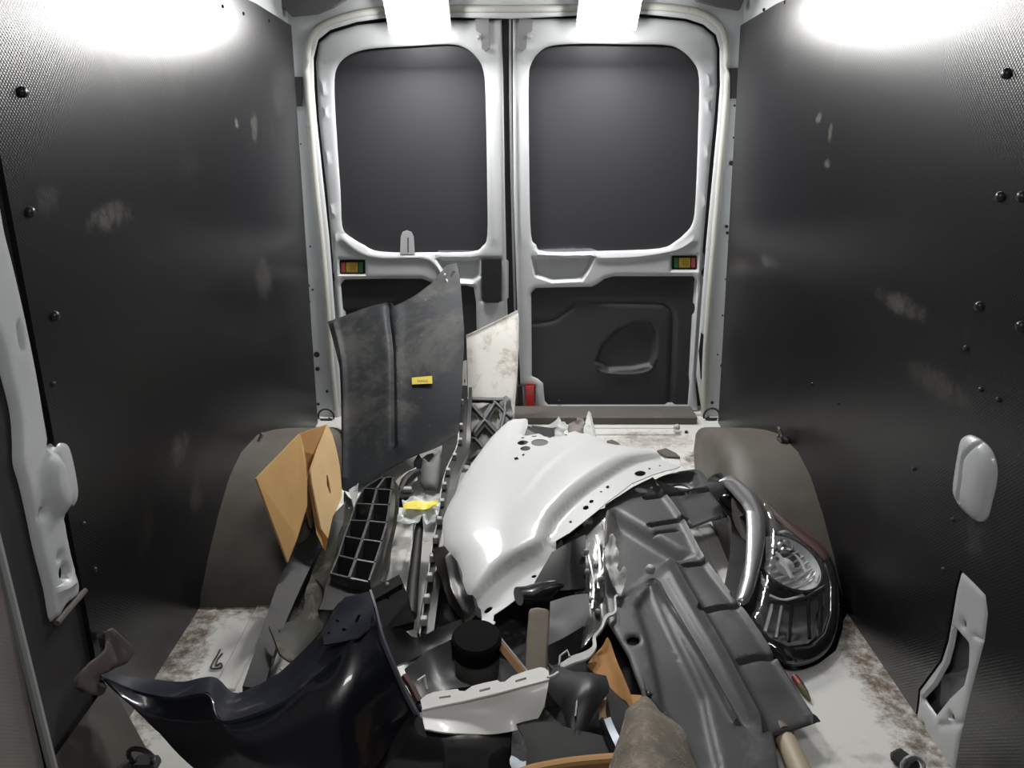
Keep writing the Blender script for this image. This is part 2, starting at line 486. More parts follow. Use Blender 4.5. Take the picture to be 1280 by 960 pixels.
def wallbox(side, y0, y1, z0, z1, off0, off1):      # slab following the lean; off = distance inboard of the liner plane
    V = []
    for y in (y0, y1):
        for z in (z0, z1):
            for o in (off0, off1): V.append((wall_x(side, z)-side*o, y, z))
    m = MB(); F = [(0,1,3,2),(4,6,7,5),(0,4,5,1),(2,3,7,6),(0,2,6,4),(1,5,7,3)]
    if side > 0: F = [f[::-1] for f in F]
    return m.add(V, F)
ZT = 1.535
PR = wallplane(1); PLf = wallplane(-1)
# left: liner from the slider pillar back, bare steel above
wl = wallbox(-1, YF, YB+.05, 0, ZC, -.055, -.03).build('wall_left', M_whitein, kind='structure', smooth=False)
def wall_sheet(name, side, corners, mat_, parent, holes=(), thick=.012, step=.25, off=0, **k):
    pl = wallplane(side, off)
    o = [tuple(proj(np.array([wall_x(side, z)-side*off, y, z]))) for (y, z) in corners]
    return o
class RawPl(Pl):               # the same sheet tool, addressed by metres along the wall instead of pixels
    def uv(s, y, z):
        q = np.array([wall_x(s.side, z), y, z])-s.O; return np.array([q@s.U, q@s.W])
def rawwall(side, off=0):
    p = RawPl((wall_x(side, 0)-side*off, 0, 0), (wall_x(side, 0)-side*off, 1, 0), (wall_x(side, 1)-side*off, 0, 1)); p.side = side; return p
def yz(side, pts): return [tuple(wallplane(side).hit(*p)[1:]) for p in pts]
sheet('liner_panel', rawwall(-1), [(1.235, .0), (2.985, 0), (2.985, 1.515), (2.6, ZT), (1.235, ZT)], M_liner_l, wl, step=.3, thick=.012)
sheet('liner_panel', rawwall(-1), [(YF, 0), (1.04, 0), (1.04, ZT), (YF, ZT)], mat('grey beige side panel', (.17, .155, .145), .5, var=.3, perf=.008), wl, step=.4, thick=.012)
MB().box((-.803, 1.05, .78), (.016, .014, 1.52), None, .004).build('seam_strip', mat('grey seam strip', (.3, .31, .31), .4), wl)
sheet('pillar_recess', rawwall(-1, -.01), [(1.06, 0), (1.235, 0), (1.235, ZT), (1.06, ZT)], mat('dark recess', (.03, .027, .03), .6), wl, step=.3, thick=.006)
# white pillar of the sliding door opening with its moulded bulge
pil = [(-60, -40), (-22, 100), (0, 232), (10, 290), (20, 330), (36, 400), (50, 470), (60, 530), (66, 556), (76, 551), (87, 553), (93, 566), (100, 600), (101, 620), (96, 634), (85, 646), (92, 690), (103, 738), (86, 757), (71, 777), (62, 735), (50, 688), (40, 640), (32, 605), (25, 580), (24, 550), (21, 515), (10, 470), (0, 428), (-40, 330), (-80, 200), (-110, 60)]
sheet('door_pillar', wallplane(-1, .004), pil, M_whitein, wl, step=.014, thick=.01, lip=(.012, .014), smo=True,
      holes=[ell(54, 640, 2, 4.5), ell(75.5, 696, 1.3, 3.0), ell(81, 716, 3.8, 8)],
      dents=[([(62, 570), (72, 568), (80, 585), (86, 615), (85, 635), (70, 640), (58, 615), (56, 590)], .016, .035)],
      ridges=[([(64, 560), (75, 575), (82, 600), (85, 625), (84, 645)], .006, -.008), ([(24, 410), (27, 430)], .005, -.006), ([(80, 735), (90, 728)], .01, .01)])
bk = MB()
pa, pb = on_wall(-1, 71, 779), on_wall(-1, 106, 738)
MB().tube([pa, (pa+pb)/2, pb], .006).build('pillar_edge', M_sill, wl)
wr = wallbox(1, YF, YB+.05, 0, ZC, -.055, -.03).build('wall_right', M_whitein, kind='structure', smooth=False)
pill = [(1202, 560), (1205, 548), (1212, 543), (1220, 545), (1232, 553), (1242, 566), (1247, 585), (1246, 605), (1240, 630), (1236, 645), (1229, 653), (1220, 650), (1205, 636), (1197, 622), (1195, 610), (1197, 590)]
low = [(1200, 712), (1216, 727), (1232, 744), (1235, 768), (1231, 800), (1223, 830), (1215, 860), (1208, 890), (1200, 925), (1194, 962), (1188, 990), (1135, 990), (1140, 925), (1147, 875), (1148, 862), (1175, 825), (1183, 800), (1189, 765), (1194, 735)]
sheet('liner_panel', rawwall(1), [(YF, 0), (2.985, 0), (2.985, 1.515), (2.6, ZT), (YF, ZT)], M_liner_r, wr, step=.4, thick=.012,
      holes=[yz(1, smooth_poly(pill)), yz(1, low)])
sheet('steel_boss', wallplane(1, -.003), pill, M_whitein, wr, step=.008, thick=.01, bulge=(.02, .05), smo=True,
      ridges=[([(1230, 552), (1216, 573), (1213, 600), (1208, 624)], .004, -.006)])
pocket = [(1192, 785), (1209, 805), (1208, 830), (1202, 856), (1185, 872), (1167, 895), (1152, 873), (1167, 857), (1182, 830), (1188, 808)]
ss = sheet('steel_pillar', wallplane(1, .001), low, M_whitein, wr, step=.009, thick=.009, holes=[pocket, ell(1203, 780, 2.2, 4), ell(1188, 896, 2.3, 3), ell(1174, 952, 2.3, 2.5), ell(1153, 908, 1.2, 2.6)], lip=(.008, .012),
      ridges=[([(1218, 795), (1228, 800)], .004, -.004), ([(1175, 906), (1205, 904)], .006, -.004)])
pk = wallplane(1, -.028)
sheet('pocket_back', pk, [(1180, 770), (1225, 800), (1215, 870), (1175, 910), (1135, 880), (1160, 840)], mat('grey pocket steel', (.2, .2, .21), .4, metal=.2), wr, step=.02, thick=.004,
      ridges=[([(1170, 845), (1205, 840)], .006, .01), ([(1180, 880), (1182, 840)], .004, .008)])
for side, w_, pts in ((-1, wl, [(27, 115), (37, 265), (68, 395), (66, 480), (278, 8), (304, 17), (336, 26), (104, 655), (118, 712)]),
                      (1, wr, [(1259, 92), (1251, 246), (1278, 246), (1225, 383), (1277, 408), (1227, 487), (1248, 500), (981, 3), (955, 12), (1208, 435), (1143, 586), (1180, 712), (1192, 650), (1016, 480), (1049, 504)])):
    for (px, py) in pts:
        big = (side < 0 and (px, py) in ((27, 115), (37, 265), (68, 395))) or (side > 0 and px > 1220 and py < 420)
        disc('rivet', on_wall(side, px, py), (-side, 0, 0), .009 if big else .005, M_bolt, w_, .008 if big else .005, 10)

# ---------------------------------------------------------------- rear end: door surround, doors
SV = vert(3.06)
left_open = [(640, 23), (560, 21), (480, 22), (445, 27), (412, 37), (397, 49), (391, 72), (392, 110), (395, 150), (404, 235), (411, 300), (417, 380), (424, 470), (427, 516)]
right_open = [(878, 516), (871, 470), (876, 400), (884, 300), (892, 215), (898, 150), (901, 106), (900.5, 60), (896, 43), (880, 30), (859, 23), (806, 17), (720, 19)]
opening = left_open+right_open
sur = sheet('trim_1', SV, [(330, -70), (950, -70), (935, 300), (912, 545), (360, 545), (345, 300)], M_white, holes=[opening], step=.022, thick=.03, kind='structure',
      lip=(.012, .02))
# raised pale seal that follows the opening
def pxtube(name, pts, pl, r, m, parent, off=0, closed=False, n=8, k=4, flat=1):
    P = smooth_poly(pts, closed, k); P3 = [pl.hit(*p)+pl.N*off for p in P]
    return MB().tube(P3, r, n, closed=closed, flat=flat).build(name, m, parent, angle=60)
pxtube('weather_seal', [(421, 520), (414, 450), (409, 380), (402, 300), (395, 235), (388, 150), (384, 100), (385, 60), (392, 42), (407, 30), (440, 19), (480, 13), (560, 11), (640, 11), (720, 10), (806, 8), (862, 13), (887, 22), (903, 38), (908, 60), (909, 106), (906, 150), (900, 215), (893, 300), (886, 380), (881, 450), (880, 520)], SV, .013, M_cream, sur, .002)
for pts in ([(373, 212, 3), (376, 180, 1), (396, 443, 4), (397, 461, 3), (386, 357, 1.6), (391, 362, 1.5), (387, 377, 1.5), (388, 308, 1.2), (409, 489, 2), (398, 505, 2)],
            [(914, 204, 3), (909, 291, 2), (908, 283, 2.2), (918, 132, 1.4), (917, 172, 1.4), (911, 302, 1.4), (907, 349, 1.2), (908, 374, 1.2), (903, 394, 1.3), (909, 412, 1.2), (903, 457, 3.2), (897, 443, 1.2), (890, 503, 2.2), (890, 352, 1.3), (889, 375, 1.5)]):
    for (px, py, r) in pts: disc('plug', SV.hit(px, py)+np.array([0, -.002, 0]), (0, -1, 0), r*.0031, M_rubber, sur, .002, 10, False)
sheet('pillar_pad', vert(3.045), rect(363, 96, 377, 133), M_rubber, sur, step=.03, thick=.02)
sheet('pillar_pad', vert(3.045), rect(914, 85, 928, 123), M_rubber, sur, step=.03, thick=.02)
M_corner = mat('grey corner cover', (.12, .12, .125), .6)
sheet('corner_cover', vert(2.99), [(346, -30), (350, 5), (364, 20), (395, 17), (415, 9), (436, -4), (450, -30)], M_corner, sur, step=.03, thick=.03)
sheet('corner_cover', vert(2.99), [(860, -30), (872, 1), (900, 8), (925, 12), (930, 0), (940, -30)], M_corner, sur, step=.03, thick=.03)
MB().box((.05, 3.03, .018), (1.44, .13, .036), None, .006).build('trim_2', M_sill, kind='structure')
# doors
DV = vert(3.115)
def mkdoor(n, outline, win, low_, bumps, **k):
    d = empty('door_%d' % n, (outline[0][0]*0+(-.36 if n == 1 else .38), 3.115, .04), kind='structure')
    return d
wleft = [(417.5, 100), (422, 82), (432, 71), (447, 64), (470, 60), (520, 57), (560, 55), (580, 59), (595, 71), (604, 88), (607, 125), (609, 240), (609, 295), (603, 308), (590, 315), (540, 316), (475, 315), (455, 307), (435, 295), (427, 282), (425, 240), (419, 150)]
wright = [(661, 98), (664, 80), (673, 66), (689, 57), (726, 54.5), (780, 55), (832, 56), (851, 62), (867, 77), (874.5, 98), (873.6, 159), (870, 252), (866, 280), (857, 292), (845, 302), (825, 311), (760, 314), (682, 315), (670, 306), (664, 295), (662, 240), (661, 160)]
lleft = [(425.5, 356), (430, 350), (480, 349), (527, 349), (540, 354), (552, 358), (582, 357.5), (592, 360), (595, 380), (597, 490), (590, 497), (440, 497), (432, 490), (430, 440)]
lright = [(664, 367), (670, 360.5), (740, 359), (748, 355), (756, 349), (767, 346), (867, 346), (872, 352), (869, 390), (866, 430), (860, 509), (835, 511), (760, 510), (687, 509), (681, 502), (679, 480), (672, 474), (665, 471)]
dleft = [(394, 78), (398, 53), (413, 41), (445, 31), (480, 27), (560, 25), (627, 24), (629, 100), (631, 240), (634, 380), (639, 514), (430, 514), (426, 470), (420, 380), (408, 240), (398, 150)]
dright = [(641, 24), (740, 22), (806, 21), (857, 26), (879, 33), (893, 45), (897, 60), (897, 106), (894, 146), (888, 205), (880, 300), (873, 400), (869, 470), (873, 514), (652, 514), (647, 400), (642, 240), (641, 100)]
D1 = mkdoor(1, dleft, wleft, lleft, None); D2 = mkdoor(2, dright, wright, lright, None)
def dots(l): return [([(x-.5, y-4), (x+.5, y+4)], .008, .006) for (x, y) in l]
sheet('door_frame', DV, dleft, M_white, D1, holes=[smooth_poly(wleft, k=3), lleft, rect(602.5, 324, 626, 377), rect(425.5, 326, 455, 342)], step=.014, thick=.035, lip=(.010, .017),
      dents=[([(546, 324), (598, 324), (599, 346), (590, 352), (562, 351), (553, 338)], -.022, .02), ([(423, 324), (457, 324), (457, 344), (423, 344)], -.006, .008)],
      ridges=dots([(407, 140), (409.5, 197), (415, 262), (420, 297), (404, 110)])+[([(430, 300), (452, 316), (480, 322), (530, 322), (548, 335), (560, 354)], .012, .007), ([(616, 130), (618, 300)], .012, .006)])
sheet('door_frame', DV, dright, M_white, D2, holes=[smooth_poly(wright, k=3), lright, rect(841, 321, 870.5, 336), rect(656, 482, 669, 511)], step=.014, thick=.035, lip=(.010, .017),
      dents=[([(666, 324), (742, 321), (736, 336), (728, 349), (690, 351), (670, 344)], -.024, .02), ([(838, 318), (873, 318), (873, 339), (838, 339)], -.006, .008)],
      ridges=dots([(886, 100), (885, 133), (884, 190), (881, 252)])+[([(672, 318), (740, 320), (752, 322), (800, 320), (845, 312), (866, 300)], .010, .007), ([(650, 130), (652, 300)], .012, .006)])
def inflate(P, k):
    P = np.array(P); c = P.mean(0); return [tuple(c+(p-c)*k) for p in P]
for D, wv in ((D1, wleft), (D2, wright)):
    sheet('window_panel', vert(3.145), inflate(wv, 1.04), M_board, D, step=.05, thick=.006)
sheet('lower_panel', vert(3.135), inflate(lleft, 1.04), M_board, D1, step=.02, thick=.006, ridges=[([(430, 392), (480, 388), (520, 372), (590, 380)], .012, -.006)])
sheet('lower_panel', vert(3.135), inflate(lright, 1.04), M_board, D2, step=.012, thick=.006,
      ridges=[([(660, 404), (690, 400), (703, 392), (715, 382), (728, 378), (820, 379), (835, 384), (841, 395), (841, 420), (837, 512)], .011, -.010),
              ([(746, 456), (748, 462), (760, 466), (790, 467), (812, 462), (818, 450)], .006, .008)],
      dents=[([(746, 452), (753, 433), (770, 415), (790, 406), (812, 403), (819, 415), (820, 440), (814, 456), (790, 461), (760, 462)], -.02, .02)])
pull = disc('screw', vert(3.13).hit(699, 502), (0, -1, 0), .008, M_bolt, D2, .005)
sheet('latch_cover', vert(3.105), [(603, 326), (606, 324), (624, 324), (626, 327), (626, 375), (623, 377), (605, 377), (603, 374)], M_dark, D1, step=.02, thick=.02)
tb = sheet('lift_tab', vert(3.11), [(500, 318), (501, 296), (503, 290), (508, 288), (514, 290), (517, 296), (518.5, 318)], M_white, D1, holes=[rect(509.2, 297, 510.8, 317)], step=.01, thick=.006)
for D, x in ((D1, 603), (D2, 657)):
    s_ = 1 if D is D1 else -1
    sheet('catch_plate', vert(3.095), [(x-9*s_, 24), (x+8*s_, 22), (x+9*s_, 60), (x+4*s_, 64), (x-1*s_, 60), (x-2*s_, 42), (x-8*s_, 38)], mat('grey catch', (.3, .3, .3), .4, metal=.3), D, step=.02, thick=.02)
    disc('catch_bolt', vert(3.09).hit(x-5*s_, 46), (0, -1, 0), .009, M_whitein, D, .01)
g = MB()
for (x0, x1, yy) in ((628, 634.5, 3.14), (635.5, 641.5, 3.13)):
    pl = vert(yy)
    sheet('centre_seal', pl, [(x0, 22), (x1, 22), (x1+2, 240), (x1+6, 380), (x1+9, 514), (x0+9, 514), (x0+5, 380), (x0+2, 240)], M_gap if x0 < 630 else M_rubber, D2, step=.08, thick=.01)
pxtube('seal_bead', [(637.5, 24), (638, 120), (640, 240), (643.5, 380), (647, 505)], vert(3.10), .0045, mat('grey bead', (.2, .2, .21), .4), D2)
M_red = mat('red sticker', (.42, .09, .09), .4); M_yel = mat('ochre sticker', (.5, .34, .05), .4); M_grn = mat('green sticker', (.04, .18, .09), .4); M_blk = mat('black plastic', (.012, .012, .012), .4)
for D, cols, x0, y0, x1, y1 in ((D1, (M_red, M_yel, M_grn), 426, 327, 454.5, 341.5), (D2, (M_grn, M_yel, M_red), 842, 321.5, 870, 335.5)):
    b = sheet('indicator_base', vert(3.125), rect(x0-2, y0-2, x1+2, y1+2), M_blk, D, step=.03, thick=.004)
    xs = [x0+.8, x0+5.6, x0+6.8, x1-7.2, x1-5.8, x1-1]
    for i in range(3):
        sheet('colour_tile', vert(3.121), rect(xs[2*i], y0+1, xs[2*i+1], y1-1), cols[i], b, step=.03, thick=.003)
    sheet('tile_window', vert(3.1195), rect(xs[2]+4, y0+3.4, xs[3]-2.4, y1-3.6), mat('dark ochre', (.36, .24, .03), .3), b, step=.03, thick=.002)
rf = sheet('reflector', vert(3.10), rect(657, 483, 668, 510), mat('red reflector lens', (.6, .012, .02), .12, coat=1, bump=(.4, 500)), D2, step=.01, thick=.015)
sheet('rubber_stop', vert(3.09), [(647, 484), (653, 482), (654, 510), (646, 511)], M_rubber, D2, step=.02, thick=.03)
sheet('rubber_stop', vert(3.055), [(877, 416), (881, 420), (883, 470), (876, 474), (874, 440)], M_rubber, D2, step=.02, thick=.02)

# tie-down rings on the rear pillars
for (px, py, sd) in ((408, 520, 'left'), (889, 519, 'right')):
    c = at(px, py, Y=3.02)
    t = empty('tie_down_ring', c-np.array([0, 0, .03]), 'black D shaped tie-down ring at the foot of the %s rear pillar' % sd, 'tie-down ring', 'rings at the pillar feet')
    P = [c+np.array([.033*cos(a), -.006, .033*sin(a)]) for a in np.linspace(-.35, pi+.35, 14)]
    MB().tube(P, .0042, 8).build('ring', M_rubber, t)
    P = [(px-8.5, py+3), (px+8.5, py+3), (px+6, py+8), (px+2, py+13), (px-2, py+13), (px-6, py+8)]
    sheet('ring_base', vert(3.015), P, M_rubber, t, step=.01, thick=.02, bulge=(.008, .012))

# ---------------------------------------------------------------- wheel arch covers
for side, nm in ((-1, 'left'), (1, 'right')):
    V = []; rows = 0
    prof = [(1.70, .0, .25), (1.715, .03, .25), (1.79, .10, .25), (1.88, .17, .25), (1.99, .235, .245), (2.10, .262, .24), (2.25, .255, .23), (2.4, .21, .22), (2.55, .155, .2), (2.7, .095, .17), (2.84, .04, .12), (2.93, .0, .03)]
    if side < 0: prof = [(y, h, w_+.01) for (y, h, w_) in prof]
    yl = 1.70
    m = MB(); nc = 9
    for (y, h, wd) in prof:
        for j in range(nc):
            a = j/(nc-1)
            # across: flat top, rounded shoulder, near-vertical inner face
            if a < .45: u, v = a/.45*.72, 1.0
            elif a < .75: q = (a-.45)/.3*pi/2; u, v = .72+.25*sin(q), 1-.28*(1-cos(q))
            else: q = (a-.75)/.25; u, v = .97+.03*q, .72*(1-q)
            X = wall_x(side, h*v)-side*(wd*u) + side*.004
            V.append((X, y, max(h*v, 0)+.0005))
    nr = len(prof)
    F = [(i*nc+j, i*nc+j+1, (i+1)*nc+j+1, (i+1)*nc+j) for i in range(nr-1) for j in range(nc-1)]
    V = np.array(V)
    if side > 0: F = [f[::-1] for f in F]
    # near face is steep: pull shoulder so the cover reads as a boxy hump
    q = np.cross(V[F[40][1]]-V[F[40][0]], V[F[40][2]]-V[F[40][0]])
    if q[2] < 0 : F = [f[::-1] for f in F]
    t = empty('wheel_arch_cover', (side*.7, 2.2, 0), 'grey brown moulded wheel arch cover along the %s wall' % nm, 'wheel arch', 'wheel arch covers')
    obj('cover', *solid(V, F, .004), M_arch, t, angle=60)
    c = on_wall(side, 316 if side < 0 else 985, 552 if side < 0 else 545)-np.array([side*.02, 0, 0])
    k_ = empty('tie_down_loop', c-np.array([0, 0, .03]), 'chrome and black tie-down loop on the %s wall above the wheel arch' % nm, 'tie-down loop', 'loops above the wheel arches')
    P = [c+np.array([-side*.012*abs(sin(a)), .016*cos(a), .028*sin(a)]) for a in np.linspace(0, 2*pi, 14)[:-1]]
    MB().tube(P, .004, 6, closed=True).build('loop', mat('steel loop', (.5, .48, .42), .25, metal=1), k_)
    MB().box(c+np.array([side*.008, 0, -.022]), (.03, .04, .03), None, .006).build('loop_base', M_rubber, k_)
# ---------------------------------------------------------------- things: materials
M_card = mat('cardboard', (.50, .30, .115), .75, var=.25, bump=(.2, 80))
M_cardi = mat('pale cardboard', (.58, .40, .20), .75, var=.2, bump=(.2, 80))
M_cardd = mat('brown cardboard', (.42, .22, .08), .8, var=.25)
M_shield = mat('dusty grey plastic', (.027, .030, .034), .5, spec=.2, dirt=[((.085, .083, .077), .5, 3.5), ((.22, .21, .2), .10, 22)], bump=(.25, 60), keep=True)
M_grime = mat('grubby white plastic', (.55, .54, .51), .5, dirt=[((.3, .27, .22), .42, 10), ((.14, .12, .1), .14, 26)])
M_lattice = mat('black lattice plastic', (.035, .036, .038), .45, dirt=((.12, .115, .1), .2, 12))
M_wing = mat('glossy white wing paint', (.56, .565, .57), .33, spec=.25, coat=.25)
M_tray = mat('grey undertray plastic', (.072, .073, .079), .42, dirt=((.15, .14, .13), .3, 5), bump=(.2, 120), keep=True)
M_navy = mat('dark navy paint', (.004, .0052, .010), .3, coat=.45, dirt=((.05, .05, .055), .2, 10), keep=True)
M_navyin = mat('dull navy flange', (.016, .019, .030), .4, coat=.15, dirt=((.09, .08, .075), .3, 18))
M_gloss = mat('gloss black plastic', (.008, .008, .009), .16, coat=.5)
M_black = mat('black scratched plastic', (.014, .014, .015), .36, dirt=((.1, .095, .085), .16, 16), keep=True)
M_greyp = mat('worn grey plastic', (.10, .10, .10), .55, dirt=((.22, .21, .19), .35, 9))
M_greyb = mat('dirty dark grey bar', (.016, .0155, .015), .55, spec=.3, dirt=((.05, .05, .075), .3, 12), bump=(.2, 90))
M_olive = mat('grey green plastic flange', (.036, .036, .029), .6, spec=.3, dirt=((.15, .14, .11), .35, 18))
M_clip = mat('pale clip', (.42, .42, .42), .45, dirt=((.2, .19, .17), .3, 30))
M_chrome = mat('chrome', (.8, .8, .82), .12, metal=1)
M_satin = mat('satin silver', (.48, .48, .5), .32, metal=.7, coat=.4)
M_refl = mat('silvered reflector', (.72, .72, .73), .2, metal=.12)
M_lens = bpy.data.materials.new('clear lamp lens'); M_lens.use_nodes = True
nt_ = M_lens.node_tree; nt_.nodes.clear()
o_ = nt_.nodes.new('ShaderNodeOutputMaterial'); mx_ = nt_.nodes.new('ShaderNodeMixShader'); tr_ = nt_.nodes.new('ShaderNodeBsdfTransparent'); gl_ = nt_.nodes.new('ShaderNodeBsdfGlossy'); fr_ = nt_.nodes.new('ShaderNodeLayerWeight')
tr_.inputs[0].default_value = (.98, .985, .99, 1); gl_.inputs['Roughness'].default_value = .06; fr_.inputs[0].default_value = .3
mr_ = nt_.nodes.new('ShaderNodeMapRange'); mr_.inputs[3].default_value = .035; mr_.inputs[4].default_value = .22; nt_.links.new(fr_.outputs['Facing'], mr_.inputs[0])
nt_.links.new(mr_.outputs[0], mx_.inputs[0]); nt_.links.new(tr_.outputs[0], mx_.inputs[1]); nt_.links.new(gl_.outputs[0], mx_.inputs[2]); nt_.links.new(mx_.outputs[0], o_.inputs[0])
M_torn = mat('torn whitish plastic', (.42, .43, .42), .45, dirt=((.2, .2, .19), .3, 24))
M_felt = mat('grey brown felt', (.17, .15, .12), .95, bump=(1., 260), var=.3, dirt=[((.30, .27, .22), .45, 45), ((.09, .08, .07), .3, 12)])
M_wood = mat('brown wood strip', (.26, .14, .07), .6, var=.4)
M_tan = mat('grey brown post', (.155, .128, .098), .6, var=.3, dirt=((.22, .19, .15), .25, 20))
M_bag = mat('clear plastic bag', (.62, .68, .68), .18, coat=.6, var=.3, alpha=.8)
M_yellow = mat('bright yellow label', (.80, .66, .03), .45)

# ---- big grey shield leaning on the left rear door
pS = plY((445, 612, 2.36), (571, 330, 2.99), (412, 402, 2.93))
t = empty('splash_shield', (at(445, 612, Y=2.36)), 'large dusty grey plastic shield with a yellow label, leaning on the left rear door', 'car part')
shO = [(409.5, 402), (440, 392), (481, 381.5), (484, 380), (489, 381), (496, 387), (522, 371), (542, 355.5), (551, 344), (558.5, 334), (563, 332), (571.5, 330), (574, 342), (576, 356), (580, 411), (579.5, 440), (578, 462), (577, 500), (575, 530), (570, 562), (562, 590), (553, 614), (545, 614), (551, 582), (554, 557), (540, 564), (520, 572), (500, 582), (478, 594), (455, 605), (445, 615), (440, 630), (434, 655), (430, 640), (428, 600), (427, 560), (426.5, 510), (426, 462), (420, 440), (414, 417)]
sheet('panel', pS, shO, M_shield, t, step=.018, thick=.004,
      holes=[[(563, 347.5), (567, 339.5), (569.5, 340.5), (565.5, 348.5)], ell(558.6, 352, 2.2, 3, n=8), ell(557, 344, 1.4, 1.8, n=8)],
      ridges=[([(486, 382), (489, 410), (493, 440), (494, 500), (494, 556)], .010, -.016), ([(497, 388), (499, 440), (501, 560)], .022, .010), ([(442, 393), (445, 450), (446, 540)], .02, -.003), ([(418, 405), (429, 455), (430, 530), (430, 600)], .012, .01), ([(480, 384), (500, 386), (545, 360)], .02, -.006)],
      noise=(.010, 3.2), fn=lambda uv, p: .018*np.sin(np.clip((p[:, 0]-428)/150, 0, 1)*pi))
b = sheet('yellow_label', Pl(pS.O+pS.N*.027, pS.O+pS.N*.027+pS.U, pS.O+pS.N*.027+pS.W), [(514.8, 472), (540, 469.8), (540.4, 479.4), (515, 480.4)], mat('yellow label', (.72, .58, .1), .4), t, step=.02, thick=.001)
pT = Pl(pS.O+pS.N*.0282, pS.O+pS.N*.0282+pS.U, pS.O+pS.N*.0282+pS.W)
M_faint = mat('faint print', (.40, .31, .07), .6)
fx = 522
for k, wd in enumerate((1.4, 1.0, 1.6, 1.2, 1.5, 1.1, 1.3)):
    sheet('faint_print', pT, [(fx, 474.6-.02*k), (fx+wd, 474.5), (fx+wd, 477), (fx, 477.1)], M_faint, b, step=.03, thick=.0004); fx += wd+.6
sheet('lower_tab', Pl(pS.O+pS.N*.01, pS.O+pS.N*.01+pS.U, pS.O+pS.N*.01+pS.W), [(517, 577), (523, 567), (527, 573), (534, 568), (541, 566), (543, 580), (537, 590), (533, 585), (531, 577), (524, 584), (520, 600), (517, 595)], M_black, t, step=.01, thick=.012)

# ---- grubby white sheet and the black lattice in front of it
p2 = plY((583, 495, 2.80), (583, 420, 2.97), (648, 390, 3.0))
t = empty('plastic_cladding', at(600, 575, Y=2.62), 'grubby white plastic panel standing by the gap between the rear doors', 'car part')
sheet('panel', p2, [(583, 420), (600, 412.5), (625, 400), (647, 388), (648.5, 400), (648, 440), (645.5, 480), (643, 520), (641, 545), (636, 572), (586, 578), (584, 540), (585, 495)], M_grime, t, step=.016, thick=.004,
      ridges=[([(583, 420.5), (600, 413), (625, 400.5), (647, 388.5)], .006, .007), ([(648, 395), (648, 440), (643, 520)], .006, .006)], noise=(.006, 5))
sheet('side_flange', p2, [(578, 452), (583, 450), (584, 500), (578, 500)], M_grime, t, step=.012, thick=.006, holes=[ell(580.6, 476, .8, 3, n=8)])
p3 = plY((585, 560, 2.55), (585, 497, 2.74), (641, 480, 2.82))
t = empty('lattice_bracket', at(590, 572, Y=2.52), 'black plastic cross-braced bracket in front of the grubby white panel', 'car part')
for pts, wpx in (([(586, 498), (632, 499)], 4.4), ([(634, 497), (641, 479)], 5.5), ([(587, 503), (605, 523), (624, 544)], 3.4), ([(619, 502), (604, 526), (589, 545)], 3.8), ([(632, 497), (631, 515), (626, 538)], 4.6),
                 ([(617, 500), (633, 516), (640, 522)], 3.4), ([(584, 547), (594, 547.5), (606, 562)], 3.4), ([(641, 524), (620, 546), (600, 565), (584, 574)], 3.6), ([(586, 498), (584, 520), (583, 548), (582, 574)], 4.2)):
    P = np.array(pts, float); top = []; bot = []
    for i, q in enumerate(P):
        d = P[min(i+1, len(P)-1)]-P[max(i-1, 0)]; d /= np.linalg.norm(d); n_ = np.array([-d[1], d[0]])*wpx/2
        top.append(tuple(q+n_)); bot.append(tuple(q-n_))
    sheet('brace', p3, top+bot[::-1], M_lattice, t, step=.012, thick=.022, lip=(.003, .004))
disc('boss', p3.hit(589, 541)+p3.N*.004, p3.N, .011, M_lattice, t, .01)
sheet('grey_backing', Pl(p3.O-p3.N*.03, p3.O-p3.N*.03+p3.U, p3.O-p3.N*.03+p3.W), [(606, 528), (622, 545), (612, 558), (604, 563), (594, 548)], M_greyp, t, step=.02, thick=.004)
sheet('grey_backing', Pl(p3.O-p3.N*.005, p3.O-p3.N*.005+p3.U, p3.O-p3.N*.005+p3.W), [(625, 500), (640, 490), (643, 500), (640, 524), (628, 534), (624, 518)], M_dark, t, step=.012, thick=.02, noise=(.008, 20))

# ---- long narrow strip with clips, running from behind the shield down to the front
def ribbon(name, ctr, wid, m, parent, thick=.012, kk=5, nrm=None, **kw):
    """ctr: (px,py,Y) points, wid: width in px at each"""
    P = smooth_poly(np.array([(*c, w_) for c, w_ in zip(ctr, wid)]), False, kk)
    V = []
    for i, q in enumerate(P):
        d = P[min(i+1, len(P)-1)][:2]-P[max(i-1, 0)][:2]; d = d/(np.linalg.norm(d)+1e-9); n_ = np.array([-d[1], d[0]])*q[3]/2
        V += [at(q[0]+n_[0], q[1]+n_[1], Y=q[2]-n_[1]*.004), at(q[0]-n_[0], q[1]-n_[1], Y=q[2]+n_[1]*.004)]
    F = [(2*i, 2*i+1, 2*i+3, 2*i+2) for i in range(len(P)-1)]
    V = np.array(V); q = np.cross(V[F[0][1]]-V[F[0][0]], V[F[0][2]]-V[F[0][0]])
    if q@(C0-V[0]) < 0: F = [f[::-1] for f in F]
    return obj(name, *solid(V, F, thick), m, parent, angle=40, **kw)
t = empty('clip_strip', at(532, 800, Y=1.52), 'long narrow dark strip with pale clips between the shield and the white wing', 'car part')
C_ = [(581, 482, 2.72), (579, 527, 2.5), (577, 556, 2.38), (564, 585, 2.22), (557, 612, 2.10), (553, 645, 1.96), (546, 680, 1.84), (541, 715, 1.72), (535, 755, 1.62), (530, 792, 1.52)]
ribbon('strip', C_, [7, 8, 9, 11, 11, 11, 12, 13, 15, 18], M_greyb, t, .02)
ribbon('bead', [(x-5.5, y, Y-.01) for x, y, Y in C_], [1.3]*10, M_clip, t, .01)
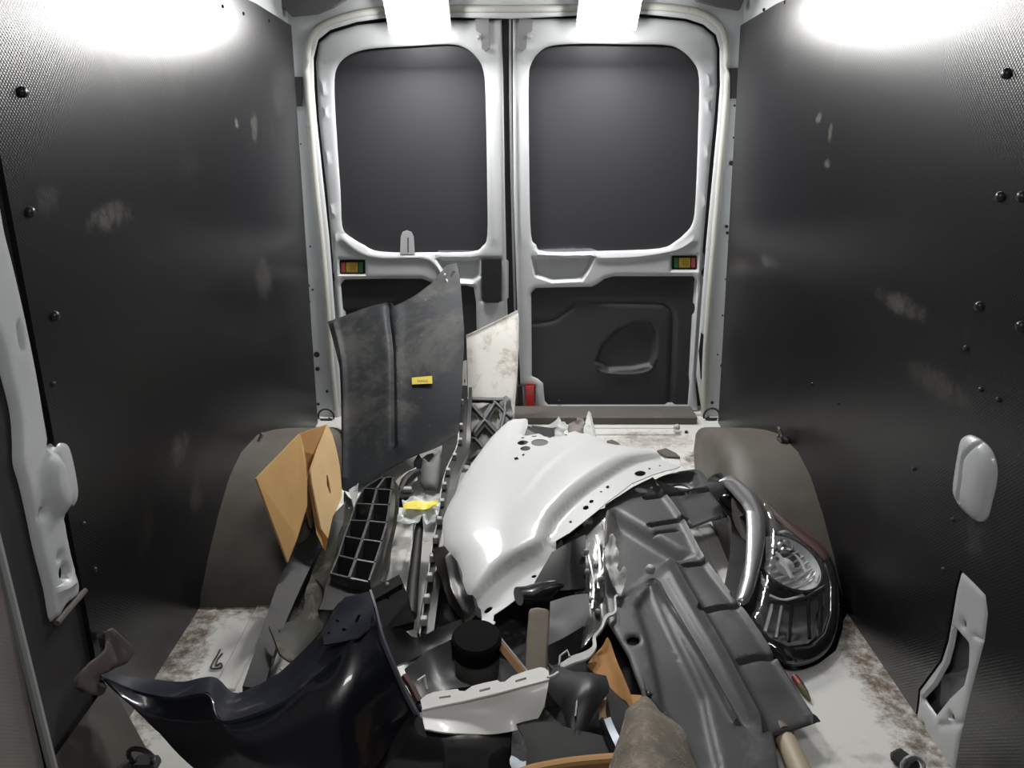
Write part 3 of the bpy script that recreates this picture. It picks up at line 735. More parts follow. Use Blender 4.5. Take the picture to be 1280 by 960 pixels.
ribbon('inner_rail', [(x+7, y+2, Y-.01) for x, y, Y in C_], [4, 5, 6, 8, 8, 8, 8, 9, 9, 9], M_black, t, .03)
CI = smooth_poly(np.array(C_), False, 6)
for k, i in enumerate(range(3, len(CI)-3, 4)):
    x, y, Y = CI[i]; s_ = .7+.6*k/13
    MB().box(at(x-2.6, y, Y=Y-.015), (.008*s_+.006, .018, .02), None, .002).build('clip', M_clip, t)

# ---- dark tube-like trim beside it
t = empty('black_trim_rod', at(515, 775, Y=1.56), 'short black rounded trim rod lying left of the strip with pale clips', 'car part')
cr = [(525.5, 645, 1.98), (524, 660, 1.92), (520, 695, 1.80), (516, 730, 1.68), (513, 770, 1.56)]
MB().tube([at(*c[:2], Y=c[2]) for c in cr], [.006, .012, .014, .015, .016], 10).build('rod', M_greyb, t, angle=60)
ribbon('highlight_edge', [(x-7, y+2, Y-.005) for x, y, Y in cr], [1.2]*5, M_clip, t, .008)

# ---- honeycomb absorber: two columns of open cells
t = empty('cell_absorber', at(440, 735, Z=.02), 'black open-celled plastic energy absorber lying in front of the shield', 'car part')
ZA = .145
rowsA = [(474, 598, 481, 597, 491.5, 596), (455, 610, 471, 611, 489, 612), (444.7, 629, 466, 630, 486.5, 631), (438, 650, 460.5, 651, 483.5, 653), (430.6, 670, 453, 674, 477, 677), (423, 694, 444.5, 699, 469, 703), (413.7, 716, 436.5, 722, 461.5, 727)]
def zat(px, py, z): return at(px, py, Z=z)
def wallseg(name, a, b, h, th, m, parent):
    a = np.array(a); b = np.array(b); d = b-a; n_ = np.cross(d, [0, 0, 1.]); n_ /= np.linalg.norm(n_); n_ *= th/2
    V = [a-n_, a+n_, b+n_, b-n_]; V = V+[v-np.array([0, 0, h]) for v in V]
    return MB().add(V, [(0, 1, 2, 3)[::-1], (4, 5, 6, 7), (0, 1, 5, 4), (1, 2, 6, 5), (2, 3, 7, 6), (3, 0, 4, 7)]).build(name, m, parent, smooth=False)
M_cell = mat('black cell plastic', (.04, .04, .042), .4, dirt=((.15, .14, .12), .3, 14), keep=True)
for i, r in enumerate(rowsA):
    L_, Mi, Rr = zat(r[0], r[1], ZA), zat(r[2], r[3], ZA+.006), zat(r[4], r[5], ZA)
    wallseg('cross_wall', L_, Mi, .11, .006, M_cell, t); wallseg('cross_wall', Mi, Rr, .11, .006, M_cell, t)
    if i:
        q = rowsA[i-1]
        wallseg('side_wall', zat(q[0], q[1], ZA), L_, .12, .004, M_cell, t)
        wallseg('centre_wall', zat(q[2], q[3], ZA+.008), Mi+np.array([0, 0, .002]), .12, .007, M_cell, t)
        wallseg('side_wall', zat(q[4], q[5], ZA+.004), Rr+np.array([0, 0, .004]), .13, .005, M_cell, t)
loft('side_flange', [[(431, 612, 2.12), (430, 640, 2.02), (424, 680, 1.86), (408, 715, 1.72), (394, 722, 1.70)], [(440, 622, 2.06), (440, 645, 1.99), (428, 680, 1.85), (416, 715, 1.70), (404, 738, 1.62)]], M_olive, t, .005, noise=(.012, 14))
loft('side_flange', [[(408, 655, 1.93), (402, 685, 1.84), (392, 712, 1.74), (385, 735, 1.66), (372, 770, 1.54), (345, 778, 1.50)], [(431, 625, 2.05), (424, 668, 1.90), (412, 712, 1.72), (402, 745, 1.62), (390, 785, 1.50), (358, 812, 1.40)]], M_olive, t, .005, noise=(.014, 12))
loft('end_skirt', [[(412, 722, 1.66), (436, 728, 1.64), (462, 734, 1.62), (478, 727, 1.64)], [(398, 762, 1.50), (425, 762, 1.50), (455, 752, 1.53), (475, 742, 1.56)]], M_greyb, t, .005, noise=(.008, 10))
loft('right_flange', [[(491.5, 597, 2.15), (494, 625, 2.03), (491, 655, 1.93), (482, 692, 1.80), (475, 727, 1.68)], [(497, 606, 2.10), (498, 630, 2.0), (493.5, 660, 1.90), (485.5, 695, 1.78), (479, 728, 1.67)]], M_olive, t, .004)
# grey-white torn bit beside it
b = loft('torn_foil', [[(436, 612, 2.13), (438, 625, 2.08), (436, 640, 2.03)], [(449, 600, 2.16), (446, 622, 2.08), (438, 642, 2.02)]], M_torn, None, .002, noise=(.012, 30),
     label='small torn scrap of pale foil at the lower left corner of the grey shield', cat='scrap')

# ---- two long bars under the carton
t = empty('grey_bar', at(330, 850, Z=.02), 'flat dark grey bar lying beside the left wheel arch, on the bare floor', 'car part')
loft('bar', [[(392, 625, 2.08), (368, 690, 1.78), (350, 722, 1.66), (325, 795, 1.44), (303, 858, 1.28)], [(413, 650, 1.96), (392, 700, 1.76), (378, 730, 1.66), (348, 800, 1.44), (330, 860, 1.28)]], M_greyb, t, .05, k=3, kr=1)
t = empty('torn_bracket', at(368, 826, Z=.04), 'crumpled grey metal bracket tangled between the grey bar and the navy bumper', 'car part')
loft('plate', [[(335, 782, 1.44), (352, 792, 1.42), (372, 780, 1.47), (388, 742, 1.58)], [(341, 800, 1.38), (356, 812, 1.36), (376, 815, 1.37), (398, 775, 1.48)], [(350, 818, 1.34), (365, 828, 1.33), (380, 832, 1.31), (402, 795, 1.40)]], M_olive, t, .004, noise=(.014, 16))
loft('torn_tip', [[(352, 838, 1.30), (368, 842, 1.30), (390, 838, 1.31)], [(354, 848, 1.28), (372, 851, 1.28), (388, 846, 1.29)]], mat('rusty pale tip', (.3, .26, .2), .6, var=.5), t, .004, noise=(.01, 40))
# ---- opened carton
t = empty('open_carton', at(378, 690, Z=.02), 'tan cardboard carton standing open between the left wheel arch and the grey shield', 'carton')
prism('flap', [(320.5, 598, 1.69), (375, 542, 1.96), (380, 560, 1.95), (384, 600, 1.88), (384, 632, 1.83), (372, 672, 1.75), (360, 703, 1.68)], .005, M_card, t)
prism('back_face', [(375, 542, 1.965), (409, 530.5, 2.13), (398, 570, 2.02), (387, 600, 1.96), (390, 660, 1.86), (384, 640, 1.84), (381, 565, 1.96)], .005, M_cardd, t)
pc = plY((388, 588, 1.90), (409, 531, 2.12), (427, 620, 1.98))
sheet('side_face', pc, [(409, 530.5), (415, 543), (421, 564), (425.6, 584), (427.5, 602), (427.5, 620), (422, 634), (416, 646), (413, 660), (410, 673), (401, 661), (395, 630), (390, 605), (388, 588), (398, 560)], M_cardi, t, holes=[[(408.5, 594), (410, 594), (412, 603), (414, 616), (412.5, 617), (409, 606)]], step=.015, thick=.005, noise=(.004, 8))
prism('inner_fold', [(384, 600, 1.90), (388, 588, 1.92), (401, 661, 1.80), (410, 673, 1.78), (407, 690, 1.76), (396, 668, 1.78)], .004, M_cardd, t)
sheet('slot_lining', Pl(pc.O-pc.N*.012, pc.O-pc.N*.012+pc.U, pc.O-pc.N*.012+pc.W), rect(405, 590, 417, 622), mat('blue grey lining', (.07, .075, .11), .6), t, step=.05, thick=.002)

# ---- small things between the shield and the bag
t = empty('grey_cover', at(537, 612, Y=2.2), 'small grey moulded cover hanging below the lower edge of the shield', 'car part')
sheet('cover', plY((527, 612, 2.15), (527, 575, 2.26), (549, 575, 2.26)), [(529, 572), (536, 578), (543, 570), (550, 563), (552, 575), (549, 600), (546, 613), (530, 613), (525, 604), (526, 588)], M_greyp, t, step=.012, thick=.01, bulge=(.012, .03))
t = empty('grey_duct', at(503, 617, Y=2.16), 'curved pale grey duct piece to the right of the open-celled absorber', 'car part')
loft('duct', [[(493, 602, 2.22), (505, 592, 2.24), (520, 584, 2.27)], [(495, 610, 2.18), (508, 600, 2.2), (521, 592, 2.23)], [(499, 616, 2.15), (511, 606, 2.18), (522, 600, 2.2)]], mat('pale grey duct', (.3, .29, .26), .5, var=.4), t, .006)
MB().tube([at(500, 614, Y=2.12), at(506, 602, Y=2.17), at(514, 594, Y=2.21), at(522, 590, Y=2.24)], [.010, .014, .014, .012], 8).build('hose', M_greyb, t)
b = MB().box(at(509.5, 613, Y=2.10), (.026, .02, .02), None, .003).build('connector', M_clip, None, label='tiny whitish plug sitting above the black box beside the yellow label', cat='plug')
b = empty('black_box', at(506, 626, Y=2.06), 'small square black box left of the bag with the yellow label', 'box')
MB().box(at(507.5, 624, Y=2.08), (.042, .05, .035), None, .004).build('case', M_gloss, b)
MB().box(at(507.5, 617.5, Y=2.09), (.048, .056, .006), None, .002).build('lid', M_black, b)

# ---- plastic bag with the bright yellow label
t = empty('plastic_bag', at(525, 655, Z=.03), 'crumpled clear plastic bag with a bright yellow label', 'bag')
pb_ = plY((500, 655, 1.90), (505, 622, 2.02), (550, 625, 2.00))
sheet('bag', pb_, [(503, 626), (512, 621), (526, 622), (540, 620), (549, 622), (550, 633), (545, 645), (543, 653), (537, 655), (531, 652), (528, 645), (524, 650), (516, 655), (503, 654), (496, 650), (499, 640), (504, 636)], M_bag, t, step=.007, thick=.003, noise=(.014, 45), smo=True)
sheet('yellow_label', Pl(pb_.O+pb_.N*.016, pb_.O+pb_.N*.016+pb_.U, pb_.O+pb_.N*.016+pb_.W), [(504, 630.5), (515, 626), (535, 626), (548, 624.5), (546, 632), (538, 635), (520, 636.5), (505, 637)], M_yellow, t, step=.008, thick=.001, noise=(.008, 40))

# ---- the white wing
pW = plY((645, 527, 2.42), (590, 778, 1.50), (850, 581, 2.12))
wingO = [(635, 528), (645, 525.5), (657.5, 525), (659.5, 526), (660, 532), (655, 546), (666, 545), (674, 543.5), (682, 547.5), (690, 548), (700, 547), (708, 543), (719, 540), (728, 544), (737, 543.5), (748, 549), (760, 556), (775, 558), (790, 560), (803, 562.5), (815, 565), (822, 567), (827.5, 572.5), (838, 577), (850, 581), (846, 583.5), (831, 587), (815, 592), (790, 602.5), (775, 614), (760, 625), (745, 638), (730, 650), (712, 664), (695, 674), (694.5, 688), (700, 692), (704, 698), (704, 702), (702, 706), (688, 713), (670, 723), (650, 737), (635, 749), (617, 761), (616, 768), (619, 770), (616, 773.5), (602, 778), (590, 782), (587, 781), (593, 770), (594, 758), (592, 748), (584, 744), (580, 735), (577, 722), (574, 710), (570, 700), (560, 690), (555.5, 684), (553, 665), (554, 650), (559, 637), (565, 625), (577, 602), (590, 580), (602, 564), (615, 547), (626, 536)]
wh = [ell(653.7, 560.5, 6.8, 3.4, -6), ell(657, 568.8, 6.5, 3.3, -3), ell(674.8, 560.2, 10.8, 5.2, -4), ell(653.7, 552.3, 2.3, 1.3, n=8), ell(668, 550.6, 3.5, 1.2, n=8), ell(687, 550.8, 3, 1.2, n=8), ell(707, 548.3, 2.2, 1.2, n=8), [(642.5, 581), (647, 579.6), (649, 583), (644.5, 584.4)], ell(654.5, 577.5, 1.8, 1.3, n=8),
      ell(800.3, 590, 7, 3.4, -3), ell(812, 584.2, 1.7, 1.2, n=8), ell(825, 580.5, 1.5, 1, n=8), ell(759.5, 607, 2.3, 1.8, n=8), ell(751.4, 613, 1.5, 1.1, n=8), ell(739.3, 625, 3, 2, -20, 8), ell(732.3, 632.8, 4, 2.7, -15, 8), ell(713.2, 650.5, 1.8, 1.5, n=8),
      ell(690.6, 700.3, 3, 1.5, -10, 8), ell(667.3, 713, 3.4, 1.8, -15, 8), ell(610, 755.2, 6.4, 2.2, -35, 8)]
arch_l = [(828, 570), (808, 573), (786, 580), (765, 592), (742, 607), (722, 622), (706, 637), (694, 650), (686, 664), (679, 682)]
low_l = [(679, 683), (660, 694), (640, 706), (622, 720), (606, 736), (594, 748)]
AL = smooth_poly(arch_l+low_l[1:], False, 6)
def wingfn(uv, p):
    A = np.array([pW.uv(*q) for q in AL]); O_ = np.array([pW.uv(*q) for q in wingO])
    d = seg_dist(uv, A, False)
    # which side of the arch line: outboard (flange) or the main skin
    side = np.zeros(len(p))
    for i, q in enumerate(p):
        j = int(np.argmin(np.linalg.norm(AL-q, axis=1))); a = AL[max(j-1, 0)]; b_ = AL[min(j+1, len(AL)-1)]
        side[i] = np.sign((b_[0]-a[0])*(q[1]-a[1])-(b_[1]-a[1])*(q[0]-a[0]))
    fl = side < 0
    db = seg_dist(uv, O_)
    skin = .022*np.sqrt(np.clip(1-(1-np.clip(db/.18, 0, 1))**2, 0, 1))*np.clip(d/(.032-.014*sstep((p[:, 1]-590)/110)), 0, 1)**.6+.004*sstep(d/.006)
    flange = np.where(p[:, 1] > 679, -.004-.38*np.clip(d, 0, .04), -.005*sstep(d/.006))
    return np.where(fl, flange, skin)
t = empty('white_wing', at(590, 780, Y=1.5), 'large glossy white front wing panel with round holes, lying on top of the pile', 'car part')
sheet('skin', pW, wingO, M_wing, t, holes=wh, step=.0105, thick=.0025, fn=wingfn, angle=50,
      ridges=[([(748, 552), (722, 562), (700, 575), (680, 592), (662, 612), (652, 626)], .012, .0025), ([(735, 546), (700, 562), (670, 578), (630, 600)], .022, .002), ([(672, 690), (650, 703), (628, 720), (604, 744)], .012, .003), ([(663, 540), (645, 556), (636, 572), (632, 600)], .014, -.002)])
pw2 = Pl(pW.O-pW.N*.045, pW.O-pW.N*.045+pW.U, pW.O-pW.N*.045+pW.W)  # dark backing sheet, added so the wing's holes don't open onto white floor
t = empty('wing_hole_backing', at(690, 640, Y=1.9)*np.array([1, 1, 0])+np.array([0, 0, .05]), 'dark grey backing sheet added under the white wing to darken its holes', 'car part')
sheet('liner', pw2, inflate([(636, 545), (655, 532), (700, 556), (760, 566), (822, 574), (838, 580), (800, 598), (760, 624), (712, 664), (690, 690), (640, 730), (600, 740), (585, 725), (566, 680), (566, 650), (580, 610)], .97), M_greyp, t, step=.03, thick=.004, noise=(.006, 6))

# ---- black bits behind the wing
t = empty('black_tray', at(675, 548, Y=2.62), 'small black tray with a pale rim and grey torn spike behind the white wing', 'car part')
sheet('tray', plY((657, 545, 2.55), (660, 531, 2.62), (692, 534, 2.62)), [(660, 531), (675, 533), (693, 535), (694, 550), (655, 550)], M_black, t, step=.02, thick=.01)
loft('rim', [[(659, 530, 2.62), (672, 533, 2.62), (685, 531, 2.63), (694, 526, 2.64), (699, 520, 2.66)], [(659, 532, 2.61), (672, 535, 2.61), (686, 534.5, 2.62), (695, 534, 2.62), (700, 530, 2.63)]], M_torn, t, .003)
sheet('torn_bracket', plY((694, 548, 2.56), (694, 530, 2.63), (712, 533, 2.63)), [(693, 549), (693, 532), (698, 528), (699, 520), (701, 528), (706, 528), (711, 535), (709, 537), (705, 540), (702, 549)], M_torn, t, step=.006, thick=.004, noise=(.02, 30))
t = empty('dark_torn_bracket', at(725, 545, Y=2.6), 'dark ragged bracket stub behind the crest of the white wing', 'car part')
sheet('stub', plY((716, 546, 2.56), (716, 528, 2.63), (728, 528, 2.63)), [(710, 547), (711, 530), (721, 527), (721, 521), (724, 523), (728, 522), (731, 528), (729, 533), (731, 546)], mat('brown grey plastic', (.14, .12, .115), .5), t, step=.006, thick=.01, noise=(.014, 30))
t = empty('pale_shard', at(738, 548, Y=2.56), 'tall pointed pale grey plastic shard behind the white wing', 'car part')
sheet('shard', plY((733, 545, 2.52), (733, 520, 2.62), (745, 520, 2.62)), [(730, 543), (731, 532), (733, 523), (735, 516), (737, 515), (739, 518), (740.5, 529), (743, 533), (745, 547), (738, 546)], M_torn, t, step=.005, thick=.003, jag=.0015, noise=(.006, 40), ridges=[([(737, 516), (741, 530), (745, 546)], .004, .006)])

# ---- grey undertray on the right
pU = plY((820, 595, 2.15), (1026, 899, 1.25), (804, 866, 1.28))
trayO = [(757, 628), (790, 607), (821, 592), (850, 588), (872, 585), (880, 592), (887, 600), (894, 610), (905, 625), (915, 639), (914, 643), (903, 644), (890, 647), (875, 653), (860, 658), (871, 680), (882, 702), (900, 727), (919, 755), (936, 775), (952, 798), (968, 822), (992, 858), (1015, 893), (1027, 899.5), (1012, 904), (990, 911), (968, 915), (972, 935), (978, 975), (880, 980), (862, 945), (850, 915), (835, 893), (819, 876), (804, 867), (795, 845), (786, 820), (774, 799), (761, 778), (757, 740), (756, 690)]
t = empty('undertray', at(900, 880, Z=.04), 'large grey ribbed plastic undertray lying right of the white wing', 'car part')
sheet('tray', pU, trayO, M_tray, t, step=.013, thick=.005, lip=(.006, .01), holes=[ell(792, 799.5, 8, 5.5, -8), ell(853, 600, 12, 5, 4)],
      ridges=[([(815, 722), (850, 780), (885, 838), (920, 900)], .0055, .010), ([(837, 702), (868, 758), (905, 822), (948, 900)], .011, .020), ([(825, 722), (858, 780), (895, 842), (932, 902)], .008, -.008),
              ([(815, 600), (840, 630), (860, 662), (882, 704), (925, 764), (968, 823), (1018, 895)], .008, .012),
              ([(876, 766), (900, 763), (922, 761)], .006, -.014), ([(926, 828), (948, 824), (968, 823)], .006, -.014), ([(858, 709), (872, 706), (884, 703)], .006, -.014), ([(808, 621), (850, 615), (890, 609)], .006, -.014), ([(817, 655), (840, 651), (860, 648)], .006, -.014), ([(821, 665), (845, 662)], .005, -.008),
              ([(860, 710), (915, 780), (960, 850)], .04, .006)],
      dents=[([(770, 640), (850, 690), (862, 694), (835, 700), (812, 722), (790, 735), (765, 740), (760, 690)], -.03, .05),
             ([(806, 592), (826, 592), (868, 590), (874, 602), (862, 608), (845, 606), (828, 600)], -.03, .02),
             ([(797, 757), (814, 728), (840, 790), (880, 870), (900, 960), (872, 960), (850, 905), (828, 880), (822, 850), (810, 800)], -.012, .02),
             ([(894, 610), (915, 638), (890, 645), (865, 655), (845, 620)], -.01, .03)], noise=(.008, 4))
pR = Pl(pU.O+pU.N*.006, pU.O+pU.N*.006+pU.U, pU.O+pU.N*.006+pU.W)
disc('fixing_hole', pU.hit(811, 869)+pU.N*.003, pU.N, .006, M_bolt, t, .004)
disc('stud', pU.hit(812, 716)+pU.N*.01, pU.N, .012, M_clip, t, .012)
loft('left_rim', [[(759, 765, 1.60), (775, 795, 1.50), (788, 825, 1.40), (803, 860, 1.30)], [(764, 768, 1.58), (781, 795, 1.48), (795, 825, 1.38), (809, 864, 1.28)]], M_greyp, t, .03, kr=1)

# ---- headlight
pH = plY((985, 826, 1.44), (910, 598, 1.98), (1045, 740, 1.66))
t = empty('headlight', at(990, 810, Z=.01), 'large clear headlight unit with a silver edge strip, resting against the right wheel arch', 'headlight')
bodyO = [(903, 600), (917, 597), (932, 606), (948, 620), (963, 633), (985, 650), (1003, 665), (1027, 682), (1038, 695), (1046, 715), (1049, 745), (1048, 775), (1042, 800), (1030, 818), (1010, 829), (988, 831), (968, 820), (950, 800), (936, 780), (925, 758), (930, 720), (934, 690), (934, 650), (922, 628), (908, 612)]
dp = lambda k: Pl(pH.O+pH.N*k, pH.O+pH.N*k+pH.U, pH.O+pH.N*k+pH.W)
sheet('housing', dp(-.05), inflate(bodyO, .985), M_gloss, t, step=.014, thick=.045, bulge=(-.02, .05), smo=True)
sheet('rim', dp(-.008), bodyO, M_gloss, t, step=.012, thick=.05, smo=True, lip=(.004, .008), holes=[[(946, 636), (965, 646), (990, 662), (1015, 682), (1030, 700), (1038, 730), (1038, 765), (1030, 790), (1012, 806), (985, 808), (962, 795), (944, 770), (950, 735), (958, 700), (958, 665)]])
sheet('silver_strip', dp(.004), [(898.5, 601), (904, 597), (911.6, 595.5), (917, 597), (927, 604), (937, 612), (944, 621), (950, 633), (954.5, 645), (956.5, 660), (956, 680), (952, 702), (947, 722), (942, 740), (936, 753), (929, 757), (921, 750), (925, 738), (929.5, 722), (932, 700), (933, 681), (933.5, 660), (932.5, 641), (927, 631), (915, 617), (906, 608)], M_satin, t, step=.006, thick=.012, bulge=(.014, .028))
brown = mat('painted brown reflection', (.10, .035, .018), .3, coat=.6)  # colour of a brown reflection, painted as a strip along the lamp's edge
sheet('amber_edge', dp(.0), [(962, 634), (972, 640), (990, 652), (1010, 667), (1028, 682), (1036, 692), (1032, 700), (1020, 688), (1003, 675), (985, 660), (970, 648)], brown, t, step=.01, thick=.006)
cH = dp(-.01).hit(985, 703); nH = pH.N
rr = np.linalg.norm(dp(-.01).hit(985, 703)-dp(-.01).hit(1022, 703))
rf = MB(); prof = [(rr*1.0, 0), (rr*.97, .002), (rr*.93, -.008), (rr*.8, -.022), (rr*.6, -.033), (rr*.3, -.04), (0.001, -.042)]
rf.lathe(cH+nH*.0, nH, prof, 36, cap=False)
rf.build('main_reflector', M_refl, t, angle=25)
MB().lathe(cH-nH*.03, nH, [(.016, 0), (.022, .004), (.024, .012), (.02, .024), (.010, .03), (.001, .031)], 20).build('bulb_shield', M_refl, t, angle=40)
MB().lathe(cH, nH, [(rr*.97, -.004), (rr*1.0, .006), (rr*1.07, .006), (rr*1.08, -.01), (rr*.97, -.012)], 36, cap=False).build('bezel_ring', M_gloss, t, angle=30)
ux = pH.hit(1005, 690)-pH.hit(975, 705); ux /= np.linalg.norm(ux); uy = np.cross(nH, ux)
for k in range(-3, 4):
    q = cH+uy*(k*.019)-nH*.012; hl = math.sqrt(max(.0001, (rr*.9)**2-(k*.019)**2))
    MB().tube([q-ux*hl, q-nH*.016, q+ux*hl*.9], .0028, 6).build('reflector_rib', M_refl, t)
for (q0, q1, q2, wd) in (((958, 735), (948, 712), (952, 690), .007), ((964, 672), (982, 664), (1000, 672), .006), ((1016, 690), (1024, 708), (1020, 728), .005), ((970, 690), (978, 700), (990, 722), .006), ((985, 686), (1000, 700), (1008, 716), .004), ((962, 744), (980, 750), (1004, 744), .005)):
    MB().tube(smooth_poly([dp(-.012).hit(*q) for q in (q0, q1, q2)], False, 4), wd, 6, flat=.5).build('facet', M_refl, t, angle=20)
MB().lathe(dp(-.012).hit(982, 683), nH, [(.022, -.006), (.024, .003), (.019, .008), (.017, -.01), (.001, -.016)], 18, cap=False).build('small_bowl', M_chrome, t, angle=30)
MB().lathe(dp(-.012).hit(957, 722), nH, [(.016, -.006), (.018, .003), (.014, .006), (.001, -.012)], 14, cap=False).build('small_bowl', M_chrome, t, angle=30)
M_smoke = mat('dark lamp bowl', (.24, .24, .245), .25, metal=.4)
sheet('lower_reflector', dp(-.016), [(940, 745), (960, 752), (985, 752), (1010, 745), (1028, 735), (1036, 760), (1028, 788), (1010, 804), (985, 808), (960, 795), (944, 775)], M_smoke, t, step=.01, thick=.01, fn=lambda uv, p: -.022*np.sin(np.clip((p[:, 1]-742)/60, 0, 1)*pi))
for (a_, b_) in (((965, 756), (956, 790)), ((977, 758), (970, 798)), ((990, 757), (986, 802)), ((1010, 750), (1012, 798)), ((1026, 742), (1024, 786))):
    P = [dp(.0).hit(*a_), dp(-.004).hit((a_[0]+b_[0])/2, (a_[1]+b_[1])/2), dp(-.002).hit(*b_)]
    MB().tube(P, .0042, 6).build('lower_fin', M_satin if a_[0] < 980 else M_gloss, t)
MB().tube([dp(.0).hit(*q) for q in ((946, 745), (965, 752), (985, 754), (1010, 747), (1032, 733))], .0055, 8).build('divider', M_gloss, t)
loft_lens = sheet('lens', dp(.002), inflate([(940, 612), (963, 633), (985, 650), (1003, 665), (1027, 682), (1038, 695), (1046, 715), (1049, 745), (1048, 775), (1042, 800), (1030, 818), (1010, 829), (988, 831), (968, 820), (950, 800), (938, 775), (944, 755), (950, 730), (957, 700), (960, 670), (956, 640)], 1.0), M_lens, t, step=.012, thick=.003, bulge=(.022, .05), smo=True)
# ---------------------------------------------------------------- middle and foreground
b = MB().box((.08, 1.37, .004), (.58, 1.0, .007), None, .002).build('rubber_mat', mat('speckled black mat', (.022, .022, .026), .7, dirt=((.10, .10, .11), .35, 60), bump=(.6, 160)), None,
    label='speckled black rubber mat on the floor under the middle of the pile', cat='mat')  # mat seen only in part; spread under the pile to darken its gaps

# navy bumper corner
t = empty('navy_bumper', at(400, 1005, Y=1.05)*np.array([1, 1, 0])+np.array([0, 0, .01]), 'dark navy bumper cover curving across the bottom left foreground', 'bumper')
ri = [(127, 838, 1.20), (170, 846, 1.24), (222, 852, 1.25), (253, 847, 1.25), (272, 848, 1.25), (300, 866, 1.24), (340, 846, 1.25), (375, 816, 1.28), (402, 786, 1.30), (428, 752, 1.32), (462, 738, 1.32)]
ro = [(128, 845, 1.19), (165, 861, 1.20), (215, 871, 1.17), (250, 866, 1.16), (264, 872, 1.14), (279, 900, 1.10), (345, 880, 1.12), (386, 850, 1.15), (412, 828, 1.18), (440, 799, 1.21), (473, 775, 1.26)]
rm = [(150, 868, 1.16), (190, 893, 1.14), (232, 912, 1.11), (262, 915, 1.09), (282, 925, 1.07), (308, 935, 1.05), (348, 928, 1.06), (388, 910, 1.08), (420, 890, 1.1), (452, 862, 1.14), (493, 830, 1.2)]
rb = [(190, 905, 1.13), (225, 945, 1.10), (262, 975, 1.07), (295, 992, 1.05), (320, 1000, 1.04), (350, 1006, 1.03), (385, 1010, 1.03), (420, 1010, 1.03), (458, 1005, 1.05), (500, 975, 1.10), (534, 905, 1.19)]
loft('top_flange', [ri, [tuple((np.array(a)*.5+np.array(b_)*.5)) for a, b_ in zip(ri, ro)], ro], M_navyin, t, .003, angle=60, noise=(.006, 14))
loft('face', [ro, rm, rb], M_navy, t, .0035, angle=60)
ribbon('lip_edge', [(x, y, Y-.003) for x, y, Y in ro], [1.6]*11, M_navyin, t, .006)
ribbon('corner_edge', [(463, 737, 1.31), (470, 760, 1.27), (479, 795, 1.22), (494, 832, 1.19), (511, 870, 1.18), (530, 903, 1.17)], [3, 3, 3, 3, 3, 3], mat('worn navy edge', (.10, .105, .13), .4), t, .008)
pn = plY((431, 748, 1.315), (462, 738, 1.315), (440, 799, 1.205))
pn = Pl(pn.O+pn.N*.004, pn.O+pn.N*.004+pn.U, pn.O+pn.N*.004+pn.W)
sheet('flange_plate', pn, [(419, 762), (431, 747), (462, 738.5), (466, 760), (461, 784), (446, 797), (425, 803), (405, 806), (402, 790)], M_navyin, t, holes=[[(443, 777), (447.5, 768), (451, 769), (447, 779)], ell(421.5, 776, 2.6, 1.6, 20), ell(430, 787, 3, 1.8, 10), ell(411, 791, 2, 1.4)], step=.008, thick=.003, noise=(.004, 20))

# black bracket arm
t = empty('black_bracket', at(496, 832, Y=1.36)*np.array([1, 1, 0])+np.array([0, 0, .02]), 'black box-ended bracket arm pointing right from the corner of the navy bumper', 'car part')
prism('box_end', [(465, 741, 1.49), (501, 722, 1.53), (511, 748, 1.48), (518, 777, 1.43), (480, 787, 1.40), (472, 762, 1.44)], .03, M_gloss, t)
prism('box_lip', [(463, 737, 1.485), (499, 718, 1.525), (503, 729, 1.505), (467.5, 750, 1.465)], .012, M_greyb, t)
disc('lip_clip', at(484, 730, Y=1.49), (0, -.6, .8), .004, M_clip, t, .004)
loft('arm', [[(477, 784, 1.40), (500, 783, 1.42), (520, 797, 1.43), (552, 783, 1.48), (592, 768, 1.55)], [(484, 806, 1.37), (508, 805, 1.40), (532, 805, 1.43), (560, 792, 1.47), (592, 778, 1.53)], [(496, 832, 1.34), (520, 822, 1.38), (540, 812, 1.42), (566, 798, 1.46), (592, 783, 1.52)]], M_black, t, .012, kr=2)
t = empty('dark_clamp', at(585, 780, Y=1.6), 'small dark jagged bracket touching the lower left edge of the white wing', 'car part')
sheet('clamp', plY((585, 780, 1.50), (548, 690, 1.74), (592, 748, 1.56)), [(541, 690), (548, 686), (557, 684), (563, 692), (572, 702), (574, 712), (577, 728), (582, 742), (587, 745), (592, 745), (594, 758), (595, 770), (590, 776), (585, 781), (572, 768), (562, 755), (556, 738), (551, 720), (545, 705)], M_black, t, step=.008, thick=.02, noise=(.012, 18), ridges=[([(560, 700), (566, 735), (580, 765)], .008, .008)])
t = empty('capped_canister', at(595, 850, Z=.01), 'round grey canister with a black cap, left of the thin wood strip', 'canister')
c = at(596, 812, Y=1.44)
MB().lathe(c, (0, -.1, 1), [(.046, -.075), (.050, -.06), (.052, -.02), (.052, 0)], 26).build('grey_body', mat('mid grey body', (.13, .13, .125), .5, var=.4), t, angle=40)
MB().lathe(c, (0, -.1, 1), [(.054, -.004), (.056, 0), (.056, .035), (.050, .042), (.001, .043)], 26).build('cap', mat('matt black cap', (.008, .008, .008), .9, spec=.1), t, angle=40)
MB().lathe(c+np.array([0, -.01, -.085]), (0, -.2, 1), [(.105, -.01), (.108, .01), (.100, .018), (.08, .005), (.06, -.01)], 26, cap=False).build('collar', M_black, t, angle=50)
loft('shoulder', [[(505, 838, 1.33), (535, 812, 1.38), (560, 800, 1.42)], [(512, 862, 1.28), (545, 845, 1.32), (572, 842, 1.34)], [(525, 884, 1.24), (560, 864, 1.28), (590, 858, 1.30)]], M_black, t, .006, noise=(.012, 14))
